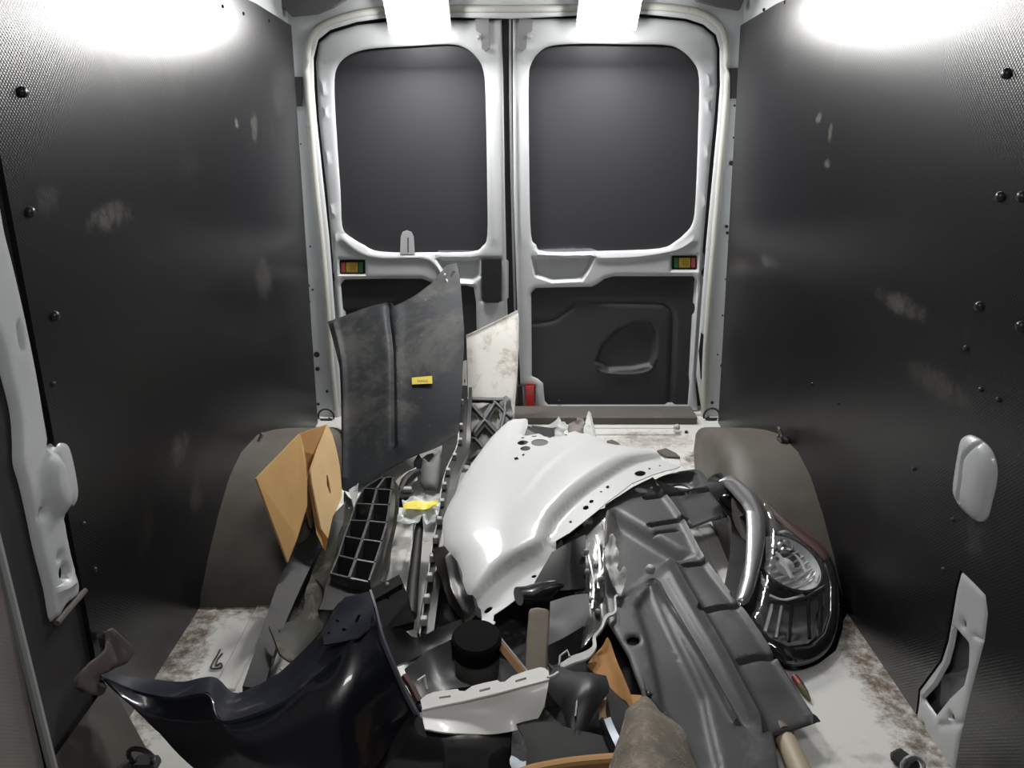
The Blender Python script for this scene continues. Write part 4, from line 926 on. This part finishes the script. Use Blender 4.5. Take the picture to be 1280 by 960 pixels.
t = empty('front_housing', at(560, 800, Z=.01), 'dark ribbed plastic housing between the black bracket arm and the white corner trim', 'car part')
loft('shell', [[(548, 806, 1.44), (562, 800, 1.46), (600, 786, 1.5)], [(545, 830, 1.36), (560, 822, 1.42), (590, 805, 1.46)]], M_black, t, .02)
MB().tube([at(522, 852, Y=1.27), at(530, 845, Y=1.29), at(533, 862, Y=1.27)], .004, 6).build('hook', M_clip, t)
MB().tube([at(505, 845, Y=1.27), at(514, 858, Y=1.25), at(524, 878, Y=1.22)], .008, 6).build('tube', mat('dull red brown tube', (.06, .02, .018), .5), t)

# thin wood strip, post
t = empty('wood_strip', at(655, 842, Z=.02), 'thin brown wood strip slanting down between the capped canister and the grey brown post', 'wood strip')
MB().tube([at(604, 780, Y=1.52), at(655, 843, Y=1.33)], .0095, 4).build('strip', M_wood, t, smooth=False)
MB().tube([at(611, 779, Y=1.52), at(661, 841, Y=1.33)], .002, 4).build('edge_bead', M_clip, t, smooth=False)
t = empty('short_post', at(670, 845, Z=.01), 'short grey brown post standing behind the white corner trim', 'post')
sheet('post', plY((670, 842, 1.36), (655, 762, 1.50), (690, 762, 1.50)), [(661, 763), (664, 759.5), (672, 758.5), (682, 760), (686.5, 763), (687, 790), (684.5, 845), (656, 848), (658, 800)], M_tan, t, step=.01, thick=.025, lip=(.004, .006))
MB().tube([at(688, 764, Y=1.49), at(687.5, 790, Y=1.43), at(685, 842, Y=1.35)], .0022, 5).build('edge_bead', M_clip, t)

# torn lamp housing with ragged whitish edge
t = empty('broken_lamp', at(745, 815, Z=.01), 'broken dark lamp housing with a ragged whitish torn edge, under the white wing', 'car part')
loft('bowl', [[(700, 662, 1.90), (724, 652, 1.92), (745, 640, 1.95), (760, 632, 1.97)], [(704, 700, 1.78), (730, 700, 1.76), (748, 690, 1.78), (762, 680, 1.80)], [(712, 730, 1.68), (735, 735, 1.64), (752, 730, 1.66), (767, 726, 1.68)], [(722, 775, 1.56), (738, 775, 1.53), (752, 768, 1.55), (768, 760, 1.57)], [(716, 815, 1.43), (726, 812, 1.42), (738, 800, 1.45), (748, 790, 1.47)]], mat('murky dark lamp bowl', (.06, .06, .055), .25, coat=.5, dirt=((.3, .3, .27), .3, 26)), t, .005, noise=(.016, 18))
ribbon('chrome_rib', [(731, 672, 1.82), (737, 700, 1.75), (742, 730, 1.64), (740, 760, 1.55)], [1.5, 2, 2, 2], M_satin, t, .004)
ribbon('chrome_rib', [(746, 668, 1.82), (750, 700, 1.73), (748, 735, 1.62)], [4, 2, 3], M_satin, t, .004)
ribbon('chrome_rib', [(753, 650, 1.9), (758, 668, 1.84), (755, 685, 1.78)], [3, 4, 2], M_torn, t, .004)
for k, (px, py) in enumerate(((734, 715), (745, 707), (751, 724), (739, 750), (747, 765), (733, 690))):
    disc('lug', at(px, py, Y=1.72-.0022*(py-690)), (0, -.6, .8), .007, M_clip, t, .012, 8)
pL = plY((762, 740, 1.56), (765, 670, 1.74), (784, 700, 1.66))
sheet('torn_edge', pL, [(756, 684), (760, 678), (763, 669), (766, 668.5), (769, 675), (769.5, 683), (774, 690), (774, 699), (771, 712), (775, 717), (778, 710), (781, 708.5), (783.5, 713), (783, 722), (780, 733), (777, 742), (772, 741), (768, 730), (762, 722), (758, 710), (756, 696)], M_torn, t, step=.006, thick=.004, jag=.001, noise=(.012, 30), ridges=[([(766, 672), (764, 700), (770, 730)], .005, -.006)])
ribbon('torn_lip', [(777, 742, 1.56), (769, 746, 1.55), (769, 764, 1.50), (758, 770, 1.48), (752, 784, 1.44), (743, 796, 1.42), (743, 808, 1.39), (733, 818, 1.37), (716, 824, 1.36), (700, 832, 1.34)], [3, 2.4, 3, 4, 3, 4, 5, 9, 9, 8], M_torn, t, .004, kk=4)
t = empty('grey_dish', at(700, 805, Z=.02), 'murky grey curved dish between the grey brown post and the broken lamp', 'car part')
loft('dish', [[(688, 752, 1.52), (715, 744, 1.56), (735, 742, 1.58)], [(687, 780, 1.44), (712, 776, 1.47), (737, 765, 1.52)], [(685, 808, 1.38), (708, 800, 1.41), (728, 788, 1.46)]], mat('murky grey dish', (.12, .125, .125), .3, coat=.4, var=.4), t, .004)
loft('dark_band', [[(686, 806, 1.375), (705, 797, 1.40), (730, 782, 1.45)], [(687, 832, 1.33), (706, 826, 1.36), (726, 812, 1.40)]], M_black, t, .005)
MB().tube([at(699, 832, Y=1.32), at(700, 820, Y=1.34), at(709, 813, Y=1.36), at(712, 821, Y=1.34)], .0025, 6).build('wire', M_clip, t)
t = empty('black_horn', at(680, 756, Z=.05), 'small glossy black horn-shaped piece below the lower flange of the white wing', 'car part')
MB().tube([at(648, 745, Y=1.56), at(662, 746, Y=1.57), at(680, 738, Y=1.59), at(696, 732, Y=1.62), at(711, 733, Y=1.63)], [.030, .036, .030, .018, .010], 12, flat=.6).build('horn', M_gloss, t, angle=70)
loft('backing', [[(690, 690, 1.72), (715, 676, 1.76), (732, 668, 1.8)], [(664, 735, 1.60), (700, 738, 1.60), (732, 735, 1.62)]], M_gloss, t, .01)

# white corner trim
M_trimw = mat('white trim paint', (.66, .65, .635), .4, coat=.12)
t = empty('white_corner_trim', at(600, 918, Z=.02), 'white bumper corner trim with three slots, lying at the front of the pile', 'car part')
pf = plY((527, 882, 1.19), (572, 861, 1.235), (686, 842, 1.22))
sheet('slotted_flange', pf, [(525.5, 875), (532, 869), (542, 865), (557, 862.5), (572, 861), (574, 863.5), (581, 864), (585, 861), (590, 857.5), (605, 853.5), (622, 850), (625, 852.5), (631, 852), (634, 849.5), (640, 845), (658, 838.5), (675, 834), (681, 835), (686, 839), (686.5, 849), (660, 856), (620, 866.5), (580, 876), (550, 882), (528, 887)], M_trimw, t, step=.008, thick=.003,
      holes=[[(548.5, 871), (563, 869), (563.5, 871.4), (549, 873.4)], [(599, 862.5), (612.5, 859), (613, 861.6), (599.5, 865)], [(644, 850.5), (657.5, 846.3), (658.2, 849), (644.6, 853)]])
loft('face', [[(x_, y_-1, float(pf.hit(x_, y_-1)[1])+.001) for x_, y_ in ((527, 887), (552, 882), (580, 876), (620, 866.5), (660, 856), (686.5, 849))],
              [(528, 897, 1.16), (552, 896, 1.16), (580, 893, 1.16), (620, 887, 1.165), (660, 874, 1.17), (684, 864, 1.18)],
              [(531, 911, 1.13), (553, 915, 1.12), (580, 917, 1.12), (622, 917, 1.125), (665, 906, 1.14), (680, 883, 1.16)]], M_trimw, t, .003, angle=70)
MB().tube([at(685, 848, Y=1.2), at(692, 845, Y=1.21), at(698, 841, Y=1.22)], .004, 6).build('pin', M_clip, t)
MB().tube([at(526, 899, Y=1.17), at(526, 892, Y=1.18)], .005, 6).build('pin', M_clip, t)
t = empty('lower_valance', at(560, 960, Z=.005), 'glossy black lower bumper valance under the white corner trim', 'bumper')
loft('valance', [[(505, 868, 1.22), (530, 900, 1.16), (580, 903, 1.15), (640, 895, 1.17)], [(490, 930, 1.12), (530, 935, 1.10), (580, 935, 1.09), (640, 925, 1.12)], [(470, 985, 1.05), (520, 990, 1.03), (575, 990, 1.02), (640, 985, 1.04)]], M_gloss, t, .006, noise=(.008, 8))
t = empty('taupe_block', at(605, 940, Z=.06), 'taupe plastic block peeping out below the white corner trim', 'car part')
MB().box(at(605, 927, Y=1.135), (.066, .05, .03), Matrix.Rotation(R(25), 3, 'X'), .006).build('block', mat('taupe plastic', (.13, .11, .1), .5), t)

# crumpled dark plastic, paper, cardboard
t = empty('crumpled_cover', at(720, 918, Z=.02), 'crumpled matt black plastic cover right of the white corner trim', 'car part')
loft('cover', [[(690, 834, 1.31), (715, 842, 1.27), (735, 845, 1.25), (754, 848, 1.25)], [(690, 860, 1.24), (715, 868, 1.19), (735, 868, 1.18), (752, 870, 1.20)], [(692, 890, 1.17), (712, 898, 1.13), (735, 896, 1.13), (748, 890, 1.15)], [(704, 914, 1.12), (716, 919, 1.10), (728, 920, 1.10), (736, 915, 1.11)]], M_dark, t, .005, noise=(.022, 12))
ribbon('seam', [(726, 843, 1.24), (722, 870, 1.17), (719, 895, 1.12)], [2, 2, 2], M_black, t, .008)
loft('strap', [[(684, 828, 1.34), (700, 838, 1.30)], [(690, 836, 1.31), (708, 848, 1.26)]], M_black, t, .01)
t = empty('dark_shell', at(700, 945, Z=.01), 'dark open plastic shell at the bottom edge below the crumpled cover', 'car part')
loft('shell', [[(640, 900, 1.16), (672, 890, 1.18), (705, 905, 1.12), (760, 915, 1.10)], [(650, 935, 1.07), (680, 930, 1.07), (715, 940, 1.05), (775, 945, 1.04)], [(650, 975, .99), (690, 975, .98), (730, 985, .97), (790, 985, .98)]], mat('matt black shell', (.012, .012, .012), .75), t, .005, noise=(.02, 9))
t = empty('cardboard_wedge', at(780, 880, Z=.02), 'folded brown cardboard wedge between the broken lamp and the undertray', 'cardboard')
sheet('fold', plY((760, 800, 1.44), (733, 832, 1.36), (790, 886, 1.22)), [(760, 800), (752, 808), (744, 816), (733, 831), (752, 850), (772, 868), (790, 886), (790, 876), (787, 866), (774, 838)], mat('shaded orange cardboard', (.34, .17, .055), .8, var=.3), t, step=.012, thick=.005, ridges=[([(761, 802), (772, 838), (786, 876)], .010, .012)], noise=(.004, 14))
prism('tip', [(787, 868, 1.27), (803, 869, 1.28), (799, 877, 1.26), (790, 886, 1.22)], .005, M_cardd, t)
b = prism('cardboard_scrap', [(752, 865, 1.24), (759, 873, 1.22), (763, 897, 1.16), (749, 896, 1.16), (748, 880, 1.2)], .006, M_cardi, None, label='small yellow cardboard scrap beside the crumpled black cover', cat='cardboard')
t = empty('black_plank', at(770, 930, Z=.01), 'narrow black plank running down beside the cardboard wedge towards the felt', 'plank')
loft('plank', [[(755, 853, 1.285), (764, 895, 1.14), (772, 925, 1.07)], [(791, 888, 1.20), (787, 905, 1.14), (782, 925, 1.08)]], M_dark, t, .014, kr=1)
t = empty('metal_strip', at(766, 930, Z=.02), 'short pale metal strip with a dark edge between the crumpled cover and the black plank', 'metal strip')
loft('strip', [[(755, 899, 1.13), (761, 915, 1.09), (770, 934, 1.05)], [(763, 896, 1.14), (769, 910, 1.10), (777, 926, 1.06)]], mat('blue grey metal', (.33, .36, .40), .4, metal=.3), t, .006, kr=1)
ribbon('dark_edge', [(752, 897, 1.13), (759, 914, 1.09), (769, 936, 1.045)], [3, 3, 3], M_gloss, t, .01)
t = empty('felt_cone', at(815, 955, Z=.05), 'pointed roll of grey brown felt at the bottom edge in front of the undertray', 'felt')
loft('felt', [[(803, 879, 1.10), (806, 877, 1.11), (810, 879, 1.11)], [(789, 889, 1.05), (806, 885, 1.03), (823, 895, 1.06)], [(779, 925, .98), (805, 915, .94), (848, 918, .99)], [(767, 965, .91), (805, 958, .86), (867, 968, .92)], [(758, 1010, .84), (805, 1005, .78), (885, 1015, .85)]], M_felt, t, .008, k=7, kr=6, angle=80, noise=(.006, 30))
ribbon('folded_edge', [(802, 880, 1.095), (787, 890, 1.045), (777, 925, .975), (764, 967, .905)], [4, 6, 8, 10], mat('pale felt edge', (.27, .23, .18), .95, bump=(1., 260), var=.4), t, .01)
t = empty('front_carton', at(700, 990, Z=.01), 'cardboard carton at the bottom edge, only its curved rim showing', 'carton')
cr = [(620, 975, .93), (656, 960, .95), (680, 954, .96), (709, 949, .965), (740, 945.5, .965), (772, 943, .96)]
loft('wall', [cr, [(x, y+90, Y-.02) for x, y, Y in cr]], M_cardd, t, .004, kr=1)
ribbon('rim', [(x, y+1, Y-.004) for x, y, Y in cr], [7]*6, mat('carton rim', (.30, .17, .065), .8, var=.3), t, .006)
b = loft('paper_scrap', [[(636, 942, 1.06), (655, 946, 1.05), (672, 944, 1.05)], [(636, 966, 1.02), (655, 966, 1.01), (676, 962, 1.02)]], mat('pale blue paper', (.42, .48, .55), .6, var=.3), None, .002, noise=(.01, 30), label='pale blue crumpled paper scrap at the bottom edge below the white corner trim', cat='paper')

# on the floor at the right
t = empty('screwdriver', at(1000, 862, Z=.0), 'small tool with a red and olive handle lying on the floor beside the headlight', 'screwdriver')
a_, b_ = at(993, 846, Z=.012), at(1013, 876, Z=.006)
MB().tube([a_, a_*.62+b_*.38], [.008, .010], 8).build('handle', mat('dull red handle', (.22, .03, .02), .4), t, angle=60)
MB().tube([a_*.62+b_*.38, a_*.3+b_*.7, b_], [.009, .008, .002], 8).build('blade_sleeve', mat('olive sleeve', (.10, .10, .04), .5), t, angle=60)
t = empty('wooden_pole', at(990, 960, Z=.0), 'cream rounded end of a pole lying at the bottom edge below the undertray tip', 'pole')
MB().tube([at(974, 916, Z=.03), at(982, 925, Z=.03), at(1005, 975, Z=.03), at(1030, 1040, Z=.03)], [.016, .020, .022, .022], 12).build('pole', mat('cream pole', (.40, .34, .24), .5, var=.3, dirt=((.25, .2, .12), .2, 12)), t, angle=60)
MB().tube([at(962, 905, Z=.03), at(972, 914, Z=.03), at(978, 921, Z=.03)], [.02, .027, .027], 12).build('ferrule', M_tan, t, angle=60)
t = empty('floor_anchor', at(1134, 952, Z=0), 'black anchor bracket at the foot of the right wall steel pillar', 'anchor')
MB().box(at(1131, 951, Z=.012), (.035, .05, .024), Matrix.Rotation(.5, 3, 'Z'), .008).build('bracket', M_rubber, t)
P = [at(1141, 960, Z=.02)+np.array([.022*cos(a), .008*sin(a), .02*sin(a)]) for a in np.linspace(-.5, pi+.5, 10)]
MB().tube(P, .004, 6).build('ring', M_satin, t)
wp = [at(x, y, Z=.004) for x, y in ((275, 812), (271, 820), (266, 828), (264, 835), (270, 836), (277, 834), (276, 829), (270, 832), (272, 824), (278, 817))]
b = MB().tube(smooth_poly(wp, False, 3), .0022, 6).build('wire_loop', mat('dark wire', (.06, .055, .05), .5), None, label='little dark curl of wire on the bare floor left of the grey bar', cat='wire')
# left wall foot: sloping sill cover, brown bracket, ring
V = [(-.812, .2, .13), (-.812, 1.27, .13), (-.715, 1.2, .0), (-.715, .2, .0), (-.812, .2, 0), (-.812, 1.27, 0)]
MB().add(V, [(0, 1, 2, 3)[::-1], (0, 4, 5, 1)[::-1], (1, 5, 2)[::-1], (0, 3, 4)[::-1], (3, 2, 5, 4)[::-1]]).build('baseboard_left', mat('dark brown sill cover', (.06, .052, .045), .6, var=.3), kind='structure', smooth=False)
t = empty('brown_bracket', at(130, 872, Y=1.17), 'small worn brown bracket standing where the navy bumper meets the left wall', 'bracket')
sheet('bracket', plY((125, 865, 1.17), (135, 795, 1.25), (165, 812, 1.27)), [(132, 790), (136, 786), (142, 784), (150, 791), (160, 801), (169, 810), (167, 820), (160, 829), (150, 833), (144, 836), (134, 842), (133, 852), (135, 860), (131, 867), (126, 870), (112, 867), (97, 858), (98, 847), (103, 837), (113, 827), (123, 820), (131, 812), (134, 801)], mat('worn brown plastic', (.055, .043, .038), .6, dirt=((.11, .09, .08), .3, 20)), t, step=.008, thick=.02, lip=(.003, .004), ridges=[([(140, 800), (150, 830), (128, 850)], .008, -.006)])
t = empty('floor_ring', at(176, 950, Z=.02), 'dark round tie-down ring on the floor at the bottom left edge', 'tie-down ring')
c = at(176, 946, Z=.045)
MB().tube([c+np.array([.022*cos(a), -.01*sin(a), .03*sin(a)]) for a in np.linspace(0, 2*pi, 17)[:-1]], .005, 7, closed=True).build('ring', M_bolt, t)
MB().box(c-np.array([0, -.01, .03]), (.05, .04, .025), None, .008).build('ring_base', M_rubber, t)
# loose dark chips on the rear floor
for k, (px, py, s_, lb) in enumerate(((766, 553, 1.2, 'dark triangular chip on the white floor behind the crest of the wing'), (834, 566, 2.0, 'brown grey flat offcut lying on the white floor behind the tip of the wing'))):
    a_ = 9*s_
    pts = [(px-a_*.7, py-1.5*s_), (px-a_*.1, py-3*s_), (px+a_*.6, py), (px+a_*.9, py+2.5*s_), (px, py+2.2*s_)]
    P = np.array([at(*q, Z=.014) for q in pts]); n = len(P)
    obj('offcut', list(P)+list(P-[0, 0, .009]), [tuple(range(n))[::-1], tuple(range(n, 2*n))]+[(i, (i+1) % n, (i+1) % n+n, i+n) for i in range(n)], M_sill, None, smooth=False, label=lb, cat='offcut')
for (px, py) in ((846, 533), (858, 540)):
    pass
t = empty('door_catch', at(846, 536, Z=0), 'small round pale knob fixed to the floor behind the rear sill, near the right pillar', 'catch')
disc('knob', at(846, 534, Z=.02), (0, -.5, .85), .013, M_clip, t, .012)
MB().box(at(846, 540, Z=.008), (.02, .03, .014), None, .003).build('foot', M_clip, t)
disc('screw', at(858, 540, Z=.005), (0, 0, 1), .007, M_bolt, t, .006)
